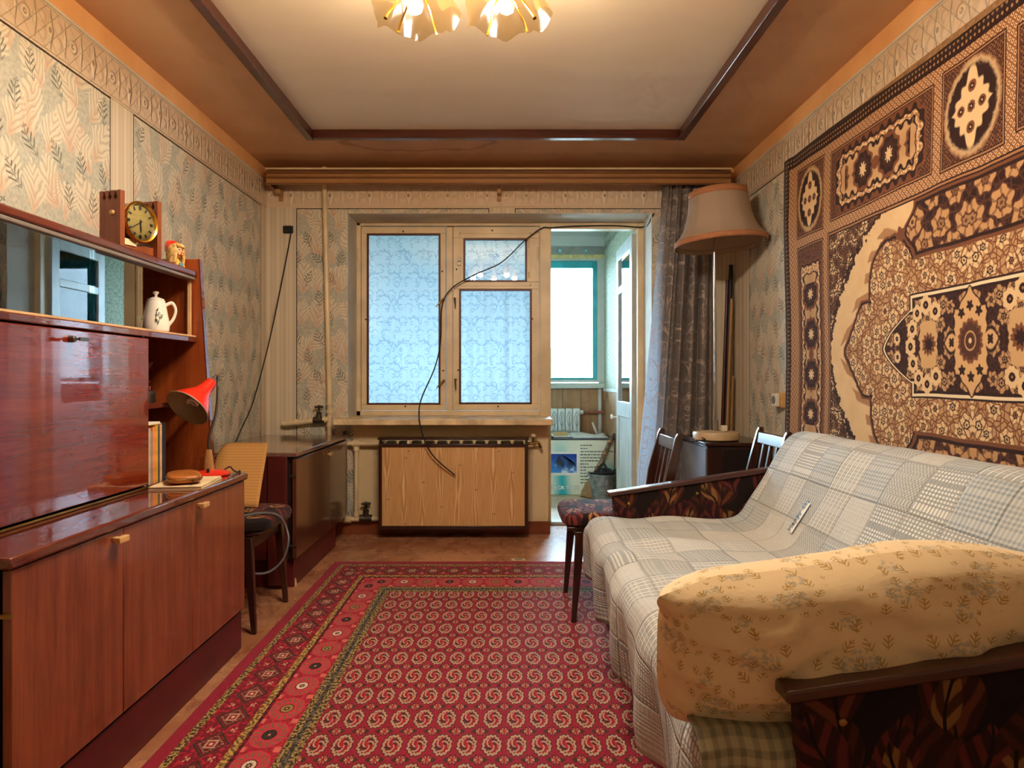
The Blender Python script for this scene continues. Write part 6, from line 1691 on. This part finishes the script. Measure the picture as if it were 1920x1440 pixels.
obj('switch', MB().box(FL.x + 0.02, FL.x + 0.055, FL.y - 0.05, FL.y - 0.02, FL.z + 0.054, FL.z + 0.09), M['white_plastic'], fl, bevel=0.004)
obj('pole', MB().tube([FL + Vector((0, 0, 0.05)), FL + Vector((-0.012, 0, 1.38))], 0.0085, 12), M['chrome'], fl)
obj('collar', MB().cone(FL + Vector((0, 0, 0.05)), FL + Vector((0, 0, 0.12)), 0.017, 0.014, 14), M['track_grey'], fl)
SB = P(1352, 460, 4.30); STilt = Matrix.Translation(SB) @ Matrix.Rotation(math.radians(-3.2), 4, 'Y') @ Matrix.Rotation(math.radians(-1.5), 4, 'X')
shp = [(0.272, 0.0), (0.270, 0.03), (0.245, 0.058), (0.222, 0.095), (0.203, 0.14), (0.190, 0.19), (0.181, 0.24), (0.173, 0.30), (0.170, 0.325)]
def panelled(a, r, z): return (r * (1 - 0.012 * abs(math.sin(a * 5))), z)
sho = obj('shade', MB().lathe([(r, 0) for r, z in []] + shp, None, 80, False, panelled), M['shade'], fl, solid=0.002)
sho.location = STilt.translation - FL; sho.rotation_euler = STilt.to_euler()
b1 = obj('braid', MB().lathe([(0.2755, -0.002), (0.2755, 0.031)], None, 80, False, panelled), M['braid'], fl, solid=0.003)
b2 = obj('braid', MB().lathe([(0.1755, 0.288), (0.1735, 0.327)], None, 80, False, panelled), M['braid'], fl, solid=0.003)
for b in (b1, b2): b.location = sho.location; b.rotation_euler = sho.rotation_euler
rm = MB()
for k in range(3):
    a = k * 2 * math.pi / 3 + 0.3
    rm.tube([STilt @ Vector((0, 0, 0.20)), STilt @ Vector((0.165 * math.cos(a), 0.165 * math.sin(a), 0.31))], 0.003, 6)
obj('shade_carrier', rm, M['steel'], fl)
fc_ = cable('floor_lamp_cord', [FL + Vector((-0.138, -0.03, 0.012)), FL + Vector((-0.155, -0.05, 0.004)), FL + Vector((-0.17, -0.09, 0.003)), FL + Vector((-0.15, -0.12, 0.003)), FL + Vector((-0.10, -0.125, 0.012)), FL + Vector((-0.11, -0.09, 0.02))], 0.003, 'rubber', None, None)
fc_.parent = fl; fc_.location = -FL

# sticks leaning in the corner behind the lamp
def stick(name, a, b, r0, r1, mat, label):
    obj(name, MB().cone(a, b, r0, r1, 12), M[mat], None, label, 'rod', group='rods in the corner')
stick('rod_case', (1.478, 4.79, 0.70), P(1371, 497, 4.83), 0.013, 0.014, 'rod_black', 'tallest dark rod case leaning in the right corner')
stick('fishing_rod', (1.435, 4.80, 0.02), P(1364, 525, 4.84), 0.013, 0.011, 'maroon_rod', 'dark maroon rod leaning left of the rod case in the corner')
stick('cane_rod', (1.452, 4.765, 0.02), P(1372, 560, 4.80), 0.009, 0.010, 'bamboo', 'yellow cane rod leaning behind the lamp pole')
stick('short_cane', (1.492, 4.79, 0.02), P(1374, 705, 4.80), 0.010, 0.009, 'bamboo', 'short light cane lowest of the rods in the corner')

# small printed slip on the floor
p = P(972, 1050, 4.16)
sl = thing('paper_slip', 'tiny printed paper slip on the floor at the far rug edge', 'paper', (p.x, 4.17, 0.0))
obj('slip', MB().box(p.x - 0.04, p.x + 0.04, 4.15, 4.19, 0.0, 0.0015), M['paper'], sl)
obj('print', MB().box(p.x - 0.02, p.x + 0.025, 4.163, 4.178, 0.0015, 0.002), M['letter_dark'], sl)

# ------------------------------------------------------------------ chandelier
CC = Vector((-0.15, 2.12, 0.0))
ch = thing('chandelier', 'gilt chandelier with five amber petal-glass shades hung from the ceiling', 'chandelier', (CC.x, CC.y, 2.20))
obj('canopy', MB().lathe([(0.001, 2.509), (0.065, 2.509), (0.06, 2.49), (0.02, 2.475), (0.012, 2.46)], Matrix.Translation(CC), 28), M['gold'], ch)
obj('stem', MB().lathe([(0.010, 2.47), (0.010, 2.40), (0.026, 2.385), (0.034, 2.36), (0.020, 2.335), (0.014, 2.31), (0.022, 2.295), (0.012, 2.275), (0.001, 2.265)], Matrix.Translation(CC), 24), M['gold'], ch)
for k in range(5):
    a = math.radians(90 - 36 + 72 * k)
    u_ = Vector((math.cos(a), math.sin(a), 0)); v_ = Vector((-u_.y, u_.x, 0))
    c = CC + u_ * 0.255
    obj('arm', MB().tube(smooth_path([CC + Vector((0, 0, 2.355)) + u_ * 0.02, CC + Vector((0, 0, 2.33)) + u_ * 0.10, CC + Vector((0, 0, 2.385)) + u_ * 0.19, c + Vector((0, 0, 2.375))], 7), 0.006, 8), M['gold'], ch)
    obj('gallery', MB().lathe([(0.006, 2.385), (0.024, 2.375), (0.028, 2.352), (0.020, 2.348)], Matrix.Translation(c), 18), M['gold'], ch)
    fins = MB()
    for s_ in (-1, 1):
        q = c + v_ * s_ * 0.085 + u_ * 0.02
        fins.tube(smooth_path([c + Vector((0, 0, 2.36)), c + v_ * s_ * 0.05 + Vector((0, 0, 2.30)), q + Vector((0, 0, 2.245)), q + v_ * s_ * 0.012 + Vector((0, 0, 2.222))], 5), [0.004] * 15 + [0.007], 6)
    fins.tube(smooth_path([c + Vector((0, 0, 2.36)), c + u_ * 0.05 + Vector((0, 0, 2.31)), c + u_ * 0.10 + Vector((0, 0, 2.27)), c + u_ * 0.118 + Vector((0, 0, 2.245))], 5), [0.004] * 15 + [0.008], 6)
    obj('gilt_leaf', fins, M['gold'], ch)
    def petal(a_, r, z):
        k_ = (2.375 - z) / 0.13
        return (r * (1 + 0.10 * math.cos(5 * a_) * k_), z + 0.016 * math.cos(5 * a_ + 0.6) * k_ ** 2 + 0.006 * math.sin(11 * a_) * k_ ** 2)
    obj('petal_shade', MB().lathe([(0.020, 2.375), (0.055, 2.365), (0.090, 2.340), (0.115, 2.302), (0.130, 2.266), (0.138, 2.246)], Matrix.Translation(c), 60, False, petal), M['petal'], ch)
    bo = obj('bulb', MB().lathe([(0.001, 2.348), (0.012, 2.345), (0.013, 2.325), (0.024, 2.302), (0.028, 2.285), (0.022, 2.266), (0.008, 2.257), (0.001, 2.256)], Matrix.Translation(c), 20), M['lit_bulb'], ch)
    L_ = bpy.data.lights.new('bulb_light', 'POINT'); L_.energy = LAMP_WATT; L_.color = (1.0, 0.83, 0.65); L_.shadow_soft_size = 0.028
    lo = bpy.data.objects.new('bulb_light', L_); COL.objects.link(lo); lo.parent = ch
    lo.location = c + Vector((0, 0, 2.245)) - Vector((CC.x, CC.y, 2.20))
